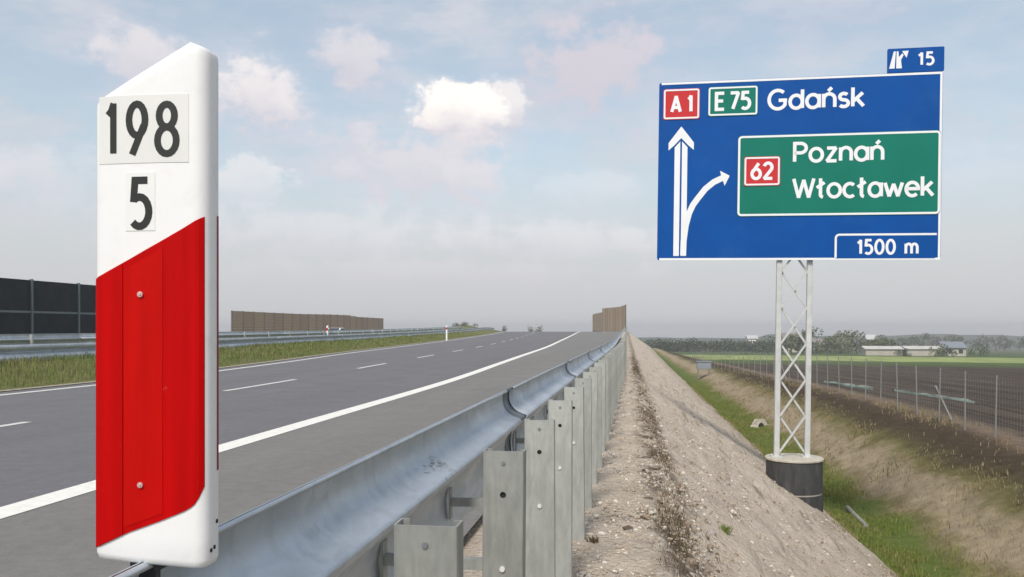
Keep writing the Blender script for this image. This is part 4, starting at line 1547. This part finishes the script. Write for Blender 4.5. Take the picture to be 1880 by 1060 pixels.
# grassy mound with shrubs at the left, beyond the small marker post
mb = MB()
p = at_y(852, 603, 150)
vs = []
for j in range(9):
    for i in range(25):
        a = 2 * math.pi * i / 24
        r_ = j / 8
        vs.append((p.x + math.cos(a) * 5.0 * r_, 150 + math.sin(a) * 14 * r_, 0.75 + 1.15 * (math.cos(r_ * math.pi) * .5 + .5) + .12 * mnoise.noise((math.cos(a) * r_ * 3, math.sin(a) * r_ * 3, 1))))
mb.add(vs, [(j * 25 + i, j * 25 + i + 1, (j + 1) * 25 + i + 1, (j + 1) * 25 + i) for j in range(8) for i in range(24)])
M_TURF = mat('dry_turf', (0.125, 0.130, 0.055), .95, vary=.35, vscale=1.2, bump=.6, bscale=6)
o_ = mb.build('grassy_mound', M_TURF, smooth=True)
tag(o_, None, None, kind='structure')
for px, hh, lb in ((838, 1.0, 'low brown shrub on the grassy mound, nearest the white marker post'), (853, 1.2, 'middle brown shrub on the grassy mound'), (872, .8, 'right brown shrub on the grassy mound')):
    X_, Y_ = far_xy(px, 147)
    r = thing('shrub', lb, 'shrub', (X_, 147, 1.6))
    inst('crown', BUSH['bare'][0], r, (0, 0, -.1), random.uniform(0, 6), (hh, hh, hh))
    inst('trunk', TR[0], r, None, 0, (hh, hh, hh))

# ------------------------------------------------------------------ loose stones, weeds and grass (nobody could count them)
def patchy0(x, y):
    return np.array([mnoise.fractal((a * 3.0, b_ * 1.3, 4.4), 1, 2, 3) for a, b_ in zip(x, y)]) > 0.02


def stones(n, rngx, y0, y1, size, mats, name, seed, gaus=None, okf=None):
    r_ = np.random.default_rng(seed)
    ico = [(0, 0, 1), (.894, 0, .447), (.276, .851, .447), (-.724, .526, .447), (-.724, -.526, .447), (.276, -.851, .447), (.724, .526, -.447), (-.276, .851, -.447), (-.894, 0, -.447),
           (-.276, -.851, -.447), (.724, -.526, -.447), (0, 0, -1)]
    icf = [(0, 1, 2), (0, 2, 3), (0, 3, 4), (0, 4, 5), (0, 5, 1), (1, 6, 2), (2, 7, 3), (3, 8, 4), (4, 9, 5), (5, 10, 1), (6, 7, 2), (7, 8, 3), (8, 9, 4), (9, 10, 5), (10, 6, 1)]
    ico = np.array(ico)
    y = y0 * np.exp(r_.random(n) * math.log(y1 / y0))
    x = r_.uniform(*rngx, n) if gaus is None else r_.normal(*gaus, n)
    s = size * np.exp(r_.normal(0, .5, n))
    s = np.clip(s, size * .4, size * 3.2)
    if okf is not None:
        kp = okf(x, y)
        x, y, s = x[kp], y[kp], s[kp]
        n = len(x)
    V, F, MI = [], [], []
    zz = ground_z(x, y)
    for i in range(n):
        sc = s[i] * r_.uniform(.6, 1.3, 3) * np.array([1, 1, .7])
        a = r_.uniform(0, 6.28)
        q = ico * sc * r_.uniform(.8, 1.2, (12, 1))
        q = np.stack([q[:, 0] * math.cos(a) - q[:, 1] * math.sin(a), q[:, 0] * math.sin(a) + q[:, 1] * math.cos(a), q[:, 2]], 1)
        q += (x[i], y[i], zz[i] + s[i] * .15)
        o = len(V)
        V += q.tolist()
        F += [(p_[0] + o, p_[1] + o, p_[2] + o) for p_ in icf]
        MI += [int(r_.integers(0, len(mats)))] * len(icf)
    mb = MB()
    mb.v, mb.f, mb.mi = V, F, MI
    o_ = mb.build(name, mats)
    tag(o_, None, None, kind='stuff')
    return o_


M_ST = [mat('stone_' + k, c_, .9, vary=.2, vscale=30) for k, c_ in dict(sand=(0.40, .33, .25), pale=(.60, .55, .47), grey=(.34, .31, .28), brown=(.25, .19, .14)).items()]
o_ = stones(11000, (-0.75, .55), 3.2, 26, .0075, [M_ST[0], M_ST[1], M_ST[0], M_ST[2]], 'gravel', 3)
tag(o_, 'loose pale gravel on the verge beside the guardrail posts', 'gravel')
o_ = stones(8500, (.3, 4.2), 3.6, 34, .0105, [M_ST[0], M_ST[2], M_ST[0], M_ST[1], M_ST[3]], 'embankment_stones', 4)
tag(o_, 'scattered stones and clods on the bare embankment slope', 'stones')
o_ = stones(1500, (0, 0), 3.4, 40, .013, [M_ST[3], mat('dark_clod', (.11, .082, .055), .95, vary=.3, vscale=30), M_ST[3]], 'soil_clods', 5, gaus=(.34, .12), okf=patchy0)
tag(o_, 'line of dark soil clods along the shoulder of the verge', 'soil clods')


def blades(name, n, xf_, y0, y1, h, wd, m_, seed, clump=0.0, bend=.5, label=None, cat=None, ok=None):
    r_ = np.random.default_rng(seed)
    y = y0 * np.exp(r_.random(n) * math.log(y1 / y0))
    x = xf_(r_, n, y)
    if ok is not None:
        keep = ok(x, y, r_)
        x, y = x[keep], y[keep]
        n = len(x)
    z = ground_z(x, y)
    hh = h * r_.uniform(.5, 1.3, n)
    a = r_.uniform(0, 2 * math.pi, n)
    la = r_.uniform(0, 2 * math.pi, n)
    ln = hh * bend * r_.uniform(.2, 1, n)
    ww = wd * r_.uniform(.7, 1.4, n) * np.clip(y / 12, 1, 4)
    dx, dy = np.cos(a) * ww, np.sin(a) * ww
    p0 = np.stack([x - dx, y - dy, z - .02], 1)
    p1 = np.stack([x + dx, y + dy, z - .02], 1)
    p2 = np.stack([x + dx * .7 + np.cos(la) * ln * .35, y + dy * .7 + np.sin(la) * ln * .35, z + hh * .6], 1)
    p3 = np.stack([x - dx * .7 + np.cos(la) * ln * .35, y - dy * .7 + np.sin(la) * ln * .35, z + hh * .6], 1)
    p4 = np.stack([x + np.cos(la) * ln, y + np.sin(la) * ln, z + hh], 1)
    V = np.stack([p0, p1, p2, p3, p4], 1).reshape(-1, 3)
    b_ = np.arange(n) * 5
    F = np.stack([b_, b_ + 1, b_ + 2, b_ + 3], 1).tolist() + np.stack([b_ + 3, b_ + 2, b_ + 4], 1).tolist()
    me = bpy.data.meshes.new(name)
    me.from_pydata(V.tolist(), [], F)
    me.materials.append(m_)
    o_ = bpy.data.objects.new(name, me)
    COL.objects.link(o_)
    tag(o_, label, cat, kind='stuff')
    return o_


def leafmat(name, a, b_, c_, sc):
    m_ = bpy.data.materials.new(name)
    m_.use_nodes = True
    t = NT(m_.node_tree)
    p_ = t.n['Principled BSDF']
    p_.inputs['Roughness'].default_value = .7
    p_.inputs['Specular IOR Level'].default_value = .2
    co = t.node('ShaderNodeTexCoord').outputs['Object']
    q = t.mix(t.rng(t.noise(co, sc, 4, .6), .35, .65), a, b_)
    q = t.mix(t.rng(t.noise(co, sc * 9, 3, .6), .5, .75, 0, .8), q, c_)
    t.l.new(q, p_.inputs['Base Color'])
    return m_


M_GRASS = leafmat('ditch_grass', (0.135, 0.185, 0.034), (0.195, 0.205, 0.055), (0.27, 0.22, 0.10), .5)
M_MED = leafmat('median_grass', (0.125, 0.180, 0.040), (0.185, 0.190, 0.065), (0.28, 0.23, 0.12), .35)
M_DRYG = leafmat('dry_grass', (0.27, 0.215, 0.12), (0.20, 0.17, 0.075), (0.36, 0.30, 0.20), .6)
M_WEED = leafmat('dead_weeds', (0.085, 0.062, 0.035), (0.13, 0.095, 0.05), (0.24, 0.19, 0.11), 2.0)


def patchy(th, sc, seed):
    def f(x, y, r_):
        v = np.array([mnoise.fractal((a * sc, b_ * sc * .7, seed), 1, 2, 3) for a, b_ in zip(x, y)])
        return v + r_.normal(0, .18, len(x)) > th
    return f


blades('ditch_grass', 60000, lambda r_, n, y: r_.triangular(4.55, 5.8, 7.2, n), 9, 80, .105, .006, M_GRASS, 1, label='fresh green grass growing in the ditch beside the embankment', cat='grass', ok=patchy(-.12, .55, 2.0))
blades('dry_bank_grass', 4500, lambda r_, n, y: r_.normal(7.7, .85, n), 12, 80, .11, .006, M_DRYG, 2, bend=1.2, label='dry straw coloured grass on the ditch bank', cat='grass', ok=patchy(.12, .5, 5.0))
blades('bank_top_grass', 4000, lambda r_, n, y: r_.normal(8.7, .45, n), 18, 70, .09, .006, M_DRYG, 6, label='sparse dry grass on top of the ditch bank', cat='grass', ok=patchy(.0, .5, 8.0))
blades('fence_foot_grass', 2200, lambda r_, n, y: fline(np.clip(y, 20, 118)) + r_.normal(0, .45, n), 20, 90, .16, .006, M_DRYG, 8, bend=.8, label='dry grass along the foot of the wire fence', cat='grass', ok=patchy(.05, .4, 11.0))
blades('median_grass', 42000, lambda r_, n, y: XL(y) - r_.uniform(.9, 6.8, n), 9, 120, .15, .006, M_MED, 3, label='short green and yellow grass on the median left of the road', cat='grass', ok=patchy(-.2, .35, 4.0))
blades('dead_weeds', 8000, lambda r_, n, y: r_.normal(.33, .085, n), 3.4, 40, .045, .0022, M_WEED, 4, bend=1.3, label='dead brown weeds in a ragged line along the verge shoulder', cat='weeds', ok=patchy(.04, 2.0, 7.0))
blades('slope_weeds', 4200, lambda r_, n, y: r_.uniform(.55, 4.3, n), 4, 45, .035, .0022, M_WEED, 12, bend=1.5, label='sparse dead weeds scattered over the bare slope', cat='weeds', ok=patchy(.32, 1.1, 13.0))
blades('slope_edge_grass', 5200, lambda r_, n, y: r_.normal(4.25, .16, n), 8, 60, .07, .004, M_DRYG, 9, bend=1.0, label='thin dry grass along the lower edge of the embankment', cat='grass', ok=patchy(.0, .8, 9.0))


def tuft(px, py, label, n=60, h=.075, r=.035, m_=None):
    p = ground_hit(px, py)
    mb = MB()
    for i in range(n):
        a, q = random.uniform(0, 6.28), random.uniform(0, r)
        x, y = math.cos(a) * q, math.sin(a) * q
        hh = h * random.uniform(.5, 1.2)
        la = random.uniform(0, 6.28)
        l_ = hh * random.uniform(.2, .8)
        w_ = .0025
        mb.add([(x - w_, y, -.01), (x + w_, y, -.01), (x + w_ * .6 + math.cos(la) * l_ * .4, y + math.sin(la) * l_ * .4, hh * .6), (x + math.cos(la) * l_, y + math.sin(la) * l_, hh)], [(0, 1, 2, 3)])
    o_ = mb.build('grass_tuft', m_ or M_MED, loc=p)
    return tag(o_, label, 'grass tuft')


tuft(1332, 982, 'single small green tuft of grass on the bare slope')
tuft(1092, 1000, 'dry brown tuft beside the foot of the nearest full post', 50, .05, .03, M_WEED)

# ------------------------------------------------------------------ haze
mb = MB()
mb.box((-2000, -80, -30), (2000, 2000, 9.5))
M_HAZE = bpy.data.materials.new('haze')
M_HAZE.use_nodes = True
M_HAZE.node_tree.nodes.clear()
t = NT(M_HAZE.node_tree)
pv = t.node('ShaderNodeVolumePrincipled')
pv.inputs['Color'].default_value = (0.985, 0.99, 1.0, 1)
pv.inputs['Density'].default_value = 0.00075
pv.inputs['Anisotropy'].default_value = 0.2
om = t.node('ShaderNodeOutputMaterial')
t.l.new(pv.outputs[0], om.inputs['Volume'])
hzo = mb.build('haze', M_HAZE)
tag(hzo, None, None, kind='stuff')
